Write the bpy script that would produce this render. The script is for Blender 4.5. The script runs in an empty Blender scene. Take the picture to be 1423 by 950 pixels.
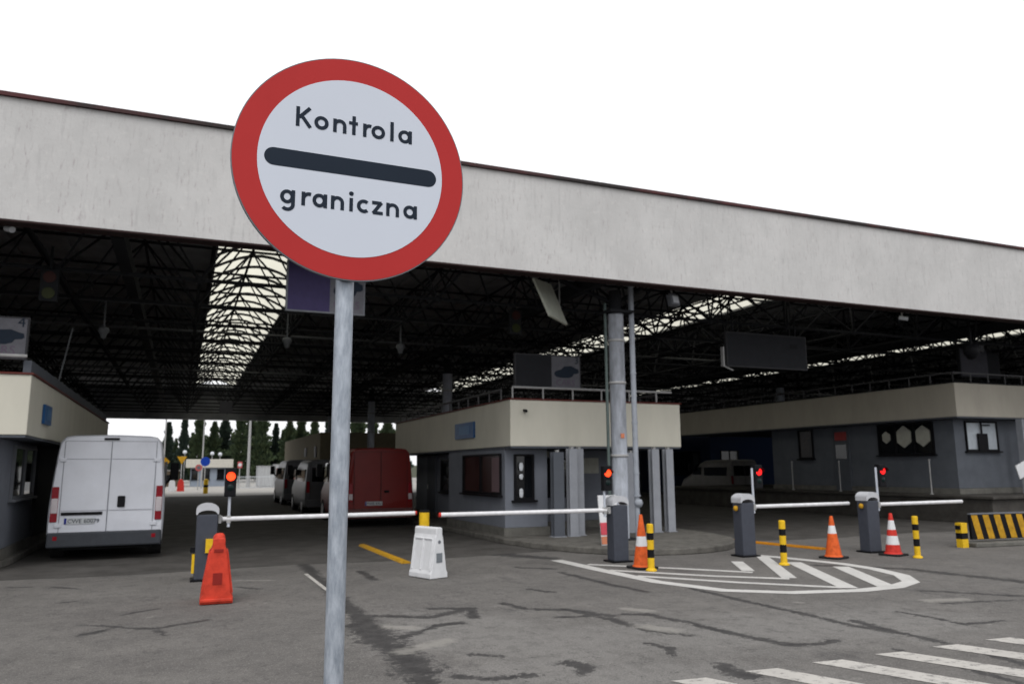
import bpy, bmesh, math, random
import numpy as np
from mathutils import Vector, Matrix
random.seed(7)
rad = math.radians
S = bpy.context.scene
COL = S.collection

# ------------------------------------------------------------------ camera
H_EYE = 1.65
F_PX = 1080.0
CX, CY = 711.5, 475.0
RIGHT = Vector((0.92202578, -0.3870753, -0.00641617))
UP = Vector((-0.05607904, -0.1499443, 0.98710276))
BACK = Vector((-0.38304517, -0.90977438, -0.15995932))
cam_d = bpy.data.cameras.new('camera')
cam = bpy.data.objects.new('camera', cam_d)
COL.objects.link(cam)
M = Matrix.Identity(4)
for i in range(3):
    M[i][0] = RIGHT[i]; M[i][1] = UP[i]; M[i][2] = BACK[i]
M[0][3], M[1][3], M[2][3] = 0, 0, H_EYE
cam.matrix_world = M
cam_d.sensor_width = 36.0
cam_d.lens = F_PX / 1423.0 * 36.0
cam_d.clip_end = 2000
cam_d.clip_start = 0.05
cam_d.dof.use_dof = True
cam_d.dof.focus_distance = 2.75
cam_d.dof.aperture_fstop = 5.0
S.camera = cam

# ------------------------------------------------------------------ world, sun, exposure
SUN_EL, SUN_AZ = 54.0, 205.0      # azimuth clockwise from +Y
w = bpy.data.worlds.new('World'); S.world = w; w.use_nodes = True
nt = w.node_tree
for n in list(nt.nodes): nt.nodes.remove(n)
out = nt.nodes.new('ShaderNodeOutputWorld')
bg = nt.nodes.new('ShaderNodeBackground'); bg.inputs['Strength'].default_value = 0.15
sky = nt.nodes.new('ShaderNodeTexSky'); sky.sky_type = 'NISHITA'; sky.sun_disc = False
sky.sun_elevation = rad(SUN_EL); sky.sun_rotation = rad(SUN_AZ)
sky.dust_density = 4.0; sky.air_density = 1.0
hsv = nt.nodes.new('ShaderNodeHueSaturation'); hsv.inputs['Saturation'].default_value = 0.12
hsv.inputs['Value'].default_value = 1.0
mixw = nt.nodes.new('ShaderNodeMixRGB'); mixw.inputs['Fac'].default_value = 0.72
mixw.inputs[2].default_value = (6.9, 6.95, 7.1, 1)       # closed white cloud layer over the sky
nt.links.new(sky.outputs[0], hsv.inputs['Color'])
nt.links.new(hsv.outputs[0], mixw.inputs[1])
nt.links.new(mixw.outputs[0], bg.inputs['Color'])
nt.links.new(bg.outputs[0], out.inputs['Surface'])
sd = bpy.data.lights.new('sun', 'SUN'); sd.energy = 1.0; sd.angle = rad(40); sd.color = (1.0, 0.97, 0.93)
sun = bpy.data.objects.new('sun', sd); COL.objects.link(sun)
sv = Vector((math.sin(rad(SUN_AZ)) * math.cos(rad(SUN_EL)), math.cos(rad(SUN_AZ)) * math.cos(rad(SUN_EL)), math.sin(rad(SUN_EL))))
sun.rotation_euler = sv.to_track_quat('Z', 'Y').to_euler()
S.view_settings.view_transform = 'Standard'; S.view_settings.look = 'None'
S.view_settings.exposure = 0.42; S.view_settings.gamma = 1.0
S.view_settings.use_curve_mapping = False
S.cycles.max_bounces = 6

# ------------------------------------------------------------------ survey: a sight line of the photograph met with a real plane of the place
def _ray(px, py):
    return RIGHT * ((px - CX) / F_PX) + UP * (-(py - CY) / F_PX) - BACK
def gz(px, py, z=0.0):
    d = _ray(px, py); t = (z - H_EYE) / d.z
    return (d.x * t, d.y * t)
def gy(px, py, Y):
    d = _ray(px, py); t = Y / d.y
    return (d.x * t, Y, H_EYE + d.z * t)

# ------------------------------------------------------------------ materials
MATS = {}
def mat(name, c, rough=0.6, metal=0.0, var=0.12, scale=6.0, bump=0.0, bscale=60.0, stretch=(1, 1, 1), c2=None, emit=0.0, spec=0.16, lo=0.35, hi=0.7):
    if name in MATS: return MATS[name]
    m = bpy.data.materials.new(name); m.use_nodes = True
    n = m.node_tree.nodes; l = m.node_tree.links
    b = n['Principled BSDF']
    b.inputs['Roughness'].default_value = rough; b.inputs['Metallic'].default_value = metal
    b.inputs['Specular IOR Level'].default_value = spec
    tc = n.new('ShaderNodeTexCoord'); mp = n.new('ShaderNodeMapping'); mp.inputs['Scale'].default_value = stretch
    l.new(tc.outputs['Object'], mp.inputs['Vector'])
    nz = n.new('ShaderNodeTexNoise'); nz.inputs['Scale'].default_value = scale; nz.inputs['Detail'].default_value = 6; nz.inputs['Roughness'].default_value = 0.65
    l.new(mp.outputs[0], nz.inputs['Vector'])
    mr = n.new('ShaderNodeMapRange'); mr.inputs['From Min'].default_value = lo; mr.inputs['From Max'].default_value = hi
    l.new(nz.outputs['Fac'], mr.inputs['Value'])
    mx = n.new('ShaderNodeMixRGB')
    c = tuple(c) if emit else tuple(v * 0.88 for v in c)
    if c2 is None: c2 = tuple(max(0, x * (1 - var * 1.6)) for x in c)
    mx.inputs[1].default_value = c + (1,); mx.inputs[2].default_value = tuple(c2) + (1,)
    l.new(mr.outputs[0], mx.inputs['Fac'])
    l.new(mx.outputs[0], b.inputs['Base Color'])
    if bump > 0:
        nb = n.new('ShaderNodeTexNoise'); nb.inputs['Scale'].default_value = bscale; nb.inputs['Detail'].default_value = 3
        l.new(mp.outputs[0], nb.inputs['Vector'])
        bp = n.new('ShaderNodeBump'); bp.inputs['Strength'].default_value = bump; bp.inputs['Distance'].default_value = 0.01
        l.new(nb.outputs['Fac'], bp.inputs['Height']); l.new(bp.outputs[0], b.inputs['Normal'])
    if emit > 0:
        b.inputs['Emission Color'].default_value = c + (1,); b.inputs['Emission Strength'].default_value = emit
    MATS[name] = m
    return m

def ground_mat():
    m = bpy.data.materials.new('asphalt'); m.use_nodes = True
    n = m.node_tree.nodes; l = m.node_tree.links; b = n['Principled BSDF']
    tc = n.new('ShaderNodeTexCoord')
    def noise(s, d=6, r=0.6, stretch=None):
        x = n.new('ShaderNodeTexNoise'); x.inputs['Scale'].default_value = s; x.inputs['Detail'].default_value = d; x.inputs['Roughness'].default_value = r
        if stretch:
            mp = n.new('ShaderNodeMapping'); mp.inputs['Scale'].default_value = stretch; l.new(tc.outputs['Object'], mp.inputs[0]); l.new(mp.outputs[0], x.inputs['Vector'])
        else: l.new(tc.outputs['Object'], x.inputs['Vector'])
        return x.outputs['Fac']
    def rng(v, a, b_, c=0, d=1):
        x = n.new('ShaderNodeMapRange'); x.inputs['From Min'].default_value = a; x.inputs['From Max'].default_value = b_
        x.inputs['To Min'].default_value = c; x.inputs['To Max'].default_value = d; l.new(v, x.inputs['Value']); return x.outputs[0]
    def mix(f, a, b_):
        x = n.new('ShaderNodeMixRGB')
        l.new(f, x.inputs['Fac'])
        for i, q in ((1, a), (2, b_)):
            if isinstance(q, tuple): x.inputs[i].default_value = q + (1,)
            else: l.new(q, x.inputs[i])
        return x.outputs[0]
    def math_(op, a, b_):
        x = n.new('ShaderNodeMath'); x.operation = op
        for i, q in ((0, a), (1, b_)):
            if isinstance(q, (int, float)): x.inputs[i].default_value = q
            else: l.new(q, x.inputs[i])
        return x.outputs[0]
    base = mix(rng(noise(0.55, 8, 0.7), 0.35, 0.65), (0.108, 0.102, 0.097), (0.152, 0.144, 0.136))
    base = mix(rng(noise(2.3, 8, 0.75), 0.45, 0.75, 0, 0.6), base, (0.090, 0.086, 0.084))
    at3 = n.new('ShaderNodeAttribute'); at3.attribute_name = 'washed'
    base = mix(rng(math_('ADD', at3.outputs['Fac'], rng(noise(1.7, 8, 0.75), 0.3, 0.7, -0.35, 0.35)), 0.3, 0.8, 0, 0.62), base, (0.195, 0.188, 0.180))
    # blotches with broken edges
    base = mix(rng(noise(4.2, 9, 0.78), 0.51, 0.58, 0, 0.34), base, (0.078, 0.075, 0.072))
    base = mix(rng(noise(6.4, 9, 0.8, (1, 0.6, 1)), 0.55, 0.60, 0, 0.42), base, (0.058, 0.056, 0.055))
    base = mix(rng(noise(11, 8, 0.8), 0.54, 0.62, 0, 0.34), base, (0.215, 0.205, 0.195))
    # dark damp streaks running with the lanes
    base = mix(rng(noise(1.3, 6, 0.7, (1.2, 0.45, 1)), 0.60, 0.68, 0, 0.55), base, (0.060, 0.058, 0.058))
    base = mix(rng(noise(3.1, 4, 0.6), 0.66, 0.72, 0, 0.5), base, (0.22, 0.21, 0.195))
    # aggregate
    vo = n.new('ShaderNodeTexVoronoi'); vo.inputs['Scale'].default_value = 48; l.new(tc.outputs['Object'], vo.inputs['Vector'])
    base = mix(rng(vo.outputs['Distance'], 0.0, 0.4, 0.6, 0.0), base, (0.26, 0.25, 0.24))
    base = mix(rng(noise(60, 5, 0.7), 0.48, 0.68, 0, 0.6), base, (0.05, 0.05, 0.05))
    # stains carried by the mesh, edges broken by noise
    at = n.new('ShaderNodeAttribute'); at.attribute_name = 'stain'
    sv_ = math_('ADD', at.outputs['Fac'], math_('ADD', rng(noise(4.0, 9, 0.82), 0.3, 0.7, -0.55, 0.55), rng(noise(16, 6, 0.8), 0.3, 0.7, -0.3, 0.3)))
    sf = rng(sv_, 0.40, 0.52, 0, 0.92)
    base = mix(sf, base, mix(rng(noise(5, 6, 0.8), 0.35, 0.65), (0.028, 0.027, 0.028), (0.062, 0.060, 0.059)))
    at2 = n.new('ShaderNodeAttribute'); at2.attribute_name = 'pale'
    pf = rng(math_('ADD', at2.outputs['Fac'], rng(noise(9, 6, 0.7), 0.3, 0.7, -0.3, 0.3)), 0.4, 0.8, 0, 0.6)
    base = mix(pf, base, (0.25, 0.24, 0.22))
    l.new(base, b.inputs['Base Color'])
    l.new(rng(sv_, 0.42, 0.65, 0.86, 0.6), b.inputs['Roughness'])
    b.inputs['Specular IOR Level'].default_value = 0.08
    bp = n.new('ShaderNodeBump'); bp.inputs['Strength'].default_value = 0.35; bp.inputs['Distance'].default_value = 0.008
    l.new(noise(70, 6, 0.7), bp.inputs['Height']); l.new(bp.outputs[0], b.inputs['Normal'])
    return m

def paint_mat(name, c, under=(0.12, 0.115, 0.11), a=0.60, b_=0.66):
    m = bpy.data.materials.new(name); m.use_nodes = True
    n = m.node_tree.nodes; l = m.node_tree.links; b = n['Principled BSDF']; b.inputs['Roughness'].default_value = 0.75
    tc = n.new('ShaderNodeTexCoord')
    nz = n.new('ShaderNodeTexNoise'); nz.inputs['Scale'].default_value = 9; nz.inputs['Detail'].default_value = 10; nz.inputs['Roughness'].default_value = 0.8
    l.new(tc.outputs['Object'], nz.inputs['Vector'])
    mr = n.new('ShaderNodeMapRange'); mr.inputs['From Min'].default_value = a; mr.inputs['From Max'].default_value = b_; l.new(nz.outputs['Fac'], mr.inputs['Value'])
    n2 = n.new('ShaderNodeTexNoise'); n2.inputs['Scale'].default_value = 2.5; n2.inputs['Detail'].default_value = 5; l.new(tc.outputs['Object'], n2.inputs['Vector'])
    m0 = n.new('ShaderNodeMixRGB'); m0.inputs[1].default_value = c + (1,); m0.inputs[2].default_value = tuple(x * 0.68 for x in c) + (1,); l.new(n2.outputs['Fac'], m0.inputs['Fac'])
    mx = n.new('ShaderNodeMixRGB'); l.new(m0.outputs[0], mx.inputs[1]); mx.inputs[2].default_value = under + (1,)
    l.new(mr.outputs[0], mx.inputs['Fac']); l.new(mx.outputs[0], b.inputs['Base Color'])
    return m

def glass_mat(name, c, rough=0.05, spec=0.8):
    return mat(name, c, rough=rough, var=0.3, scale=1.5, spec=spec)

def translucent_mat(name, c):
    m = bpy.data.materials.new(name); m.use_nodes = True
    n = m.node_tree.nodes; l = m.node_tree.links
    for x in list(n):
        if x.type != 'OUTPUT_MATERIAL': n.remove(x)
    o = [x for x in n if x.type == 'OUTPUT_MATERIAL'][0]
    tc = n.new('ShaderNodeTexCoord'); nz = n.new('ShaderNodeTexNoise'); nz.inputs['Scale'].default_value = 0.8; nz.inputs['Detail'].default_value = 6
    l.new(tc.outputs['Object'], nz.inputs['Vector'])
    mx = n.new('ShaderNodeMixRGB'); mx.inputs[1].default_value = c + (1,); mx.inputs[2].default_value = tuple(v * 0.8 for v in c) + (1,); l.new(nz.outputs['Fac'], mx.inputs['Fac'])
    t = n.new('ShaderNodeBsdfTranslucent'); l.new(mx.outputs[0], t.inputs['Color'])
    l.new(t.outputs[0], o.inputs['Surface'])
    return m

ASPH = ground_mat()
def fascia_mat():
    m = mat('fascia_concrete', (0.56, 0.555, 0.55), 0.85, var=0.11, scale=0.9, stretch=(1, 1, 0.8), bump=0.3, bscale=30, lo=0.3, hi=0.72)
    n = m.node_tree.nodes; l = m.node_tree.links; b = n['Principled BSDF']
    tc = [x for x in n if x.type == 'TEX_COORD'][0]
    src = b.inputs['Base Color'].links[0].from_socket
    for st, sc_, lo, hi, amt, col in (((7, 7, 0.9), 1.6, 0.54, 0.72, 0.8, (0.36, 0.355, 0.355)), ((9, 9, 2.2), 2.2, 0.57, 0.68, 0.75, (0.32, 0.295, 0.30)), ((1.5, 1.5, 1.5), 5, 0.55, 0.75, 0.30, (0.62, 0.61, 0.59)), ((0.25, 0.25, 2.5), 2, 0.58, 0.68, 0.25, (0.36, 0.36, 0.36))):
        mp = n.new('ShaderNodeMapping'); mp.inputs['Scale'].default_value = st; l.new(tc.outputs['Object'], mp.inputs[0])
        z = n.new('ShaderNodeTexNoise'); z.inputs['Scale'].default_value = sc_; z.inputs['Detail'].default_value = 7; z.inputs['Roughness'].default_value = 0.7; l.new(mp.outputs[0], z.inputs['Vector'])
        q_ = n.new('ShaderNodeMapRange'); q_.inputs['From Min'].default_value = lo; q_.inputs['From Max'].default_value = hi; q_.inputs['To Max'].default_value = amt; l.new(z.outputs['Fac'], q_.inputs['Value'])
        x = n.new('ShaderNodeMixRGB'); l.new(q_.outputs[0], x.inputs['Fac']); l.new(src, x.inputs[1]); x.inputs[2].default_value = col + (1,); src = x.outputs[0]
    l.new(src, b.inputs['Base Color'])
    return m
CONC_PANEL = fascia_mat()
RUST = mat('rust_red_trim', (0.085, 0.03, 0.032), 0.7, c2=(0.03, 0.025, 0.025), scale=0.5, lo=0.4, hi=0.55)
CREAM = mat('cream_render', (0.60, 0.58, 0.50), 0.8, var=0.07, scale=1.8, stretch=(1, 1, 0.35), bump=0.05)
GREYWALL = mat('blue_grey_render', (0.185, 0.20, 0.235), 0.8, var=0.1, scale=2.0, bump=0.05)
DARKWALL = mat('dark_blue_grey_render', (0.10, 0.11, 0.13), 0.8, var=0.1, scale=2.0)
BASECONC = mat('stained_concrete', (0.17, 0.165, 0.15), 0.9, var=0.25, scale=3, bump=0.3)
KERB = mat('kerb_concrete', (0.155, 0.148, 0.135), 0.9, var=0.3, scale=5, bump=0.3)
DARKCONC = mat('dark_platform_concrete', (0.075, 0.07, 0.064), 0.9, var=0.3, scale=2, bump=0.3)
DARKMET = mat('dark_steel', (0.024, 0.025, 0.028), 0.8, 0.0, spec=0.05)
DECK = mat('dark_roof_sheet', (0.36, 0.37, 0.385), 0.85, 0.0, var=0.3, scale=1, spec=0.03)
GALV = mat('galvanised_steel', (0.43, 0.47, 0.53), 0.42, 0.3, c2=(0.20, 0.23, 0.27), scale=30, stretch=(1.5, 1.5, 0.4), bump=0.25, bscale=60, spec=0.3)
PIPEGREY = mat('grey_painted_steel', (0.60, 0.64, 0.72), 0.45, 0.0, var=0.3, scale=6, stretch=(1, 1, 0.3))
STEELPOST = mat('dull_steel_sheet', (0.31, 0.325, 0.36), 0.6, 0.0, var=0.12, scale=3)
RAILMET = mat('rail_metal', (0.36, 0.36, 0.36), 0.5)
CAB = mat('charcoal_powder_coat', (0.058, 0.064, 0.082), 0.5, var=0.1, scale=8)
CABTOP = mat('pale_grey_plastic', (0.50, 0.51, 0.54), 0.45, var=0.1, scale=8)
ARMW = mat('white_arm_paint', (0.74, 0.74, 0.76), 0.4, var=0.12, scale=10)
WHITEPL = mat('white_plastic', (0.68, 0.69, 0.71), 0.5, var=0.09, scale=5)
REDPL = mat('red_orange_plastic', (0.60, 0.055, 0.03), 0.5, var=0.3, scale=7, lo=0.42, hi=0.75)
ORANGE = mat('orange_rubber', (0.68, 0.115, 0.025), 0.6, var=0.32, scale=9, lo=0.45, hi=0.75)
CONERED = mat('red_rubber', (0.58, 0.04, 0.03), 0.6, var=0.32, scale=9, lo=0.45, hi=0.75)
YEL = mat('yellow_paint', (0.75, 0.47, 0.02), 0.5, var=0.14, scale=14)
DULLYEL = mat('dull_yellow_paint', (0.55, 0.30, 0.02), 0.6, var=0.25, scale=10)
BLK = mat('black_paint', (0.010, 0.010, 0.012), 0.5, spec=0.08)
RUBBER = mat('black_rubber', (0.02, 0.02, 0.021), 0.8, bump=0.2)
GLASS = glass_mat('dark_window_glass', (0.008, 0.009, 0.011), spec=0.45)
DIMGLASS = mat('dim_window_glass', (0.03, 0.02, 0.018), 0.25, var=0.6, scale=2.5, spec=0.4)
WHITEREFL = mat('white_reflective_sheet', (0.56, 0.60, 0.68), 0.45, var=0.015, scale=2)
SIGNRED = mat('red_reflective_sheet', (0.43, 0.036, 0.036), 0.55, var=0.05, scale=2, spec=0.06)
INK = mat('dark_sign_ink', (0.020, 0.028, 0.042), 0.6, spec=0.05, var=0.05)
EDGE = mat('sign_edge_grey', (0.16, 0.17, 0.19), 0.5)
VANW = mat('white_van_paint', (0.62, 0.64, 0.70), 0.3, var=0.07, scale=2, spec=0.5)
VANR = mat('red_van_paint', (0.17, 0.012, 0.010), 0.28, var=0.1, scale=2)
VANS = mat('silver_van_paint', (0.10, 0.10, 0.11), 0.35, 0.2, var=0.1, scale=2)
VANPL = mat('dark_bumper_plastic', (0.05, 0.055, 0.065), 0.6)
SEAM = mat('seam_black', (0.02, 0.02, 0.022), 0.8)
SEAMG = mat('seam_grey', (0.22, 0.23, 0.26), 0.7)
TAILR = mat('red_lamp_lens', (0.24, 0.006, 0.014), 0.25)
TAILW = mat('clear_lamp_lens', (0.55, 0.5, 0.52), 0.2)
PLATE = mat('plate_white', (0.52, 0.54, 0.56), 0.5)
PLATEB = mat('plate_blue', (0.02, 0.03, 0.25), 0.5)
RIM = mat('wheel_silver', (0.35, 0.35, 0.36), 0.4, 0.5)
REDLIT = mat('lit_red_signal', (1.0, 0.06, 0.015), 0.3, emit=1.6)
REDLIT2 = mat('lit_deep_red_signal', (1.0, 0.015, 0.015), 0.3, emit=1.2)
LENSRED = mat('unlit_red_lens', (0.045, 0.014, 0.012), 0.5)
LENSGRN = mat('unlit_green_lens', (0.035, 0.042, 0.012), 0.5)
BOARDP = mat('purple_board', (0.045, 0.035, 0.10), 0.6)
BOARDW = mat('pale_board', (0.13, 0.13, 0.148), 0.6)
BOARDD = mat('dark_board', (0.026, 0.027, 0.031), 0.7, spec=0.05)
BLUESIGN = mat('blue_sign', (0.02, 0.09, 0.24), 0.4)
TRAFBLUE = mat('traffic_blue', (0.01, 0.05, 0.35), 0.4)
DKBLUE = mat('navy_cladding', (0.008, 0.022, 0.07), 0.6)
PANELW = mat('cream_lamp_housing', (0.56, 0.58, 0.50), 0.5)
FLOODW = mat('white_lamp_glass', (0.65, 0.68, 0.72), 0.3)
CONCPAD = mat('pale_concrete', (0.36, 0.345, 0.32), 0.9, var=0.15, scale=0.4)
LEAF = mat('conifer_leaf', (0.032, 0.052, 0.030), 0.9, var=0.4, scale=1.5, c2=(0.062, 0.080, 0.035))
LEAF2 = mat('dark_conifer_leaf', (0.022, 0.036, 0.030), 0.9, var=0.4, scale=1.5, c2=(0.04, 0.058, 0.04))
BARK = mat('bark', (0.08, 0.06, 0.045), 0.9)
BROWNW = mat('brown_wall', (0.11, 0.085, 0.06), 0.9)
OCHRE = mat('ochre_render', (0.20, 0.175, 0.12), 0.85)
PINKB = mat('pink_print', (0.60, 0.08, 0.11), 0.5)
TANB = mat('tan_print', (0.55, 0.20, 0.11), 0.5)
SKYL = translucent_mat('cream_skylight_sheet', (0.59, 0.575, 0.49))
PAINTW = paint_mat('worn_white_road_paint', (0.54, 0.53, 0.51), a=0.57, b_=0.68)
PAINTX = paint_mat('very_worn_white_road_paint', (0.46, 0.44, 0.41), a=0.52, b_=0.62)
PALECREAM = mat('pale_cream', (0.42, 0.42, 0.37), 0.6)  # flat pale cream, partly used for painted window brightness
BRIGHTWIN = mat('bright_window', (0.50, 0.55, 0.60), 0.3)

# ------------------------------------------------------------------ helpers
class MB:
    def __init__(s): s.v = []; s.f = []; s.mi = []; s.sm = []
    def add(s, vs, fs, mi=0, smooth=False):
        o = len(s.v); s.v += [tuple(x) for x in vs]
        for f in fs: s.f.append(tuple(i + o for i in f)); s.mi.append(mi); s.sm.append(smooth)
        return s
    def box(s, x0, x1, y0, y1, z0, z1, mi=0):
        vs = [(x0, y0, z0), (x1, y0, z0), (x1, y1, z0), (x0, y1, z0), (x0, y0, z1), (x1, y0, z1), (x1, y1, z1), (x0, y1, z1)]
        return s.add(vs, [(0, 3, 2, 1), (4, 5, 6, 7), (0, 1, 5, 4), (1, 2, 6, 5), (2, 3, 7, 6), (3, 0, 4, 7)], mi)
    def obox(s, c, u, v, n, a, b, d, mi=0):
        c = Vector(c); u = Vector(u) * a / 2; v = Vector(v) * b / 2; n = Vector(n) * d / 2
        vs = [c - u - v - n, c + u - v - n, c + u + v - n, c - u + v - n, c - u - v + n, c + u - v + n, c + u + v + n, c - u + v + n]
        return s.add(vs, [(0, 3, 2, 1), (4, 5, 6, 7), (0, 1, 5, 4), (1, 2, 6, 5), (2, 3, 7, 6), (3, 0, 4, 7)], mi)
    def tube(s, a, b, r, n=8, r2=None, mi=0, cap=True):
        a = Vector(a); b = Vector(b); r2 = r if r2 is None else r2
        d = (b - a).normalized(); p = d.orthogonal().normalized(); q = d.cross(p)
        vs = []
        for k in range(n):
            t = 2 * math.pi * k / n; o = p * math.cos(t) + q * math.sin(t)
            vs += [a + o * r, b + o * r2]
        fs = [(2 * k, 2 * ((k + 1) % n), 2 * ((k + 1) % n) + 1, 2 * k + 1) for k in range(n)]
        s.add(vs, fs, mi, n > 6)
        if cap:
            s.add([vs[2 * k] for k in range(n)], [tuple(range(n))[::-1]], mi); s.add([vs[2 * k + 1] for k in range(n)], [tuple(range(n))], mi)
        return s
    def lathe(s, prof, c=(0, 0, 0), n=24, mi=0, squash=1.0):
        vs = []; m = len(prof)
        for k in range(n):
            t = 2 * math.pi * k / n
            for r, z in prof: vs.append((c[0] + r * math.cos(t), c[1] + r * math.sin(t) * squash, c[2] + z))
        fs = []
        for k in range(n):
            for j in range(m - 1):
                a = k * m + j; b = ((k + 1) % n) * m + j
                fs.append((a, b, b + 1, a + 1))
        return s.add(vs, fs, mi, True)
    def prism(s, poly, axis, a, b, mi=0):
        # polygon in the two other axes, extruded along axis from a to b
        def P(p, t):
            if axis == 'z': return (p[0], p[1], t)
            if axis == 'y': return (p[0], t, p[1])
            return (t, p[0], p[1])
        n = len(poly); vs = [P(p, a) for p in poly] + [P(p, b) for p in poly]
        fs = [tuple(range(n)), tuple(range(2 * n - 1, n - 1, -1))] + [(k, (k + n), (k + 1) % n + n, (k + 1) % n) for k in range(n)]
        return s.add(vs, fs, mi)
    def build(s, name, m, parent=None, bevel=0.0, seg=2):
        me = bpy.data.meshes.new(name); me.from_pydata([tuple(x) for x in s.v], [], s.f)
        ms = m if isinstance(m, (list, tuple)) else [m]
        for x in ms: me.materials.append(x)
        for p, mi, sm in zip(me.polygons, s.mi, s.sm): p.material_index = mi; p.use_smooth = sm
        me.validate()
        bm = bmesh.new(); bm.from_mesh(me); bmesh.ops.recalc_face_normals(bm, faces=bm.faces); bm.to_mesh(me); bm.free()
        o = bpy.data.objects.new(name, me); COL.objects.link(o)
        if parent is not None: o.parent = parent
        if bevel > 0:
            b = o.modifiers.new('bevel', 'BEVEL'); b.width = bevel; b.segments = seg; b.limit_method = 'ANGLE'; b.angle_limit = rad(35)
        return o

def thing(name, label, cat, loc=(0, 0, 0), rz=0.0, group=None):
    o = bpy.data.objects.new(name, None); COL.objects.link(o)
    o.location = loc; o.rotation_euler = (0, 0, rz); o.empty_display_size = 0.2
    o['label'] = label; o['category'] = cat
    if group: o['group'] = group
    return o
def tag(o, label, cat, group=None):
    o['label'] = label; o['category'] = cat
    if group: o['group'] = group
    return o
def kind(o, k='structure'): o['kind'] = k; return o
def kids(o): return [c for c in bpy.data.objects if c.parent == o]
def dup(root, loc, rz, label, group=None, sc=None):
    r = root.copy(); COL.objects.link(r); r.location = loc; r.rotation_euler = (0, 0, rz); r['label'] = label
    if sc: r.scale = sc
    if group: r['group'] = group
    for ch in kids(root):
        c = ch.copy(); COL.objects.link(c); c.parent = r
        for g in kids(ch):
            d = g.copy(); COL.objects.link(d); d.parent = c
    return r

def ribbon(mb, pts, wdt, z, mi=0):
    """flat strip of constant width along a polyline in the ground plane"""
    L = []; n = len(pts)
    for i in range(n):
        a = Vector(pts[max(i - 1, 0)]); b = Vector(pts[min(i + 1, n - 1)])
        d = (b - a).normalized(); q = Vector((-d.y, d.x)) * wdt / 2; p = Vector(pts[i])
        L.append(((p + q).x, (p + q).y, z)); L.append(((p - q).x, (p - q).y, z))
    mb.add(L, [(2 * i, 2 * i + 1, 2 * i + 3, 2 * i + 2) for i in range(n - 1)], mi)

# ================================================================== GROUND
stains = [  # sight points on the ground, half width (m)
    ([(385, 745), (415, 775), (440, 802), (462, 822), (485, 845), (515, 870), (540, 893), (560, 915), (590, 950), (620, 985)], 0.085),
    ([(500, 868), (530, 890), (560, 905), (585, 935)], 0.14),
    ([(500, 855), (560, 856), (600, 857), (640, 848)], 0.06), ([(600, 845), (655, 845), (660, 858)], 0.05),
    ([(560, 885), (610, 868), (640, 865)], 0.05), ([(640, 940), (680, 942), (740, 938)], 0.05), ([(655, 908), (700, 912)], 0.03),
    ([(700, 838), (730, 845), (800, 848), (850, 860), (900, 875), (955, 882)], 0.05), ([(775, 857), (830, 855)], 0.04),
    ([(780, 846), (850, 855)], 0.05),
    ([(870, 853), (900, 853), (955, 864), (1021, 880), (1091, 895), (1128, 895), (1161, 890)], 0.05),
    ([(960, 817), (1036, 835), (1120, 853), (1187, 869), (1268, 882), (1341, 900), (1423, 922)], 0.045),
    ([(1187, 862), (1230, 874), (1300, 890)], 0.05),
    ([(1245, 849), (1300, 858), (1341, 867), (1396, 862)], 0.03), ([(1310, 838), (1390, 834), (1423, 833)], 0.03),
    ([(109, 883), (162, 871), (214, 873), (288, 861)], 0.035), ([(165, 855), (190, 850), (221, 845)], 0.03), ([(112, 868), (165, 870)], 0.03), ([(214, 873), (228, 882)], 0.03),
    ([(70, 815), (110, 818)], 0.03), ([(10, 816), (45, 815)], 0.035), ([(85, 837), (105, 835)], 0.03),
    ([(640, 765), (700, 770), (760, 775)], 0.16), ([(735, 818), (765, 822)], 0.05), ([(780, 795), (850, 812), (900, 822)], 0.05),
    ([(720, 788), (770, 790)], 0.05), ([(790, 920), (815, 925), (810, 935)], 0.06), ([(1005, 925), (1040, 940)], 0.08),
    ([(1140, 785), (1260, 790), (1423, 808)], 0.10), ([(1280, 820), (1423, 828)], 0.05), ([(330, 815), (360, 818)], 0.03),
    ([(900, 893), (930, 900), (935, 910)], 0.04), ([(500, 793), (520, 805)], 0.05), ([(1245, 902), (1423, 950)], 0.03)]
pales = [([(560, 905), (620, 890)], 0.10), ([(540, 870), (575, 872)], 0.09), ([(870, 845), (900, 848)], 0.09), ([(895, 870), (930, 875)], 0.12), ([(425, 797), (448, 815)], 0.03),
         ([(330, 806), (380, 806)], 0.04), ([(1290, 834), (1340, 832)], 0.1), ([(1105, 836), (1115, 837)], 0.04)]
xs = np.concatenate([np.array([-400, -150, -60, -30, -16, -10, -6, -4]), np.arange(-3, 14.01, 0.055), np.array([15, 16.5, 19, 24, 32, 50, 90, 200, 450])])
ys = np.concatenate([np.array([-200, -60, -20, -8, -2, 1.5, 2.6]), np.arange(3.2, 15.2, 0.055), np.array([16, 18, 21, 26, 34, 45, 58, 80, 120, 250, 900])])
XX, YY = np.meshgrid(xs, ys)
def field(items):
    F = np.zeros_like(XX)
    for pts, hw in items:
        P = [gz(*p) for p in pts]
        for a, b in zip(P[:-1], P[1:]):
            ax, ay = a; bx, by = b; dx, dy = bx - ax, by - ay
            t = np.clip(((XX - ax) * dx + (YY - ay) * dy) / (dx * dx + dy * dy + 1e-9), 0, 1)
            d = np.hypot(XX - ax - t * dx, YY - ay - t * dy)
            F = np.maximum(F, np.clip(1.0 - 0.42 * d / hw, 0, 1))
    return F
SF = field(stains); PF = field(pales); LF = field([([(620, 870), (760, 900), (1000, 880), (1250, 860)], 0.75), ([(760, 930), (1100, 960)], 0.6)])
ny, nx = XX.shape
gm = bpy.data.meshes.new('ground')
gv = np.stack([XX.ravel(), YY.ravel(), np.zeros(XX.size)], 1)
idx = np.arange(nx * ny).reshape(ny, nx)
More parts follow.
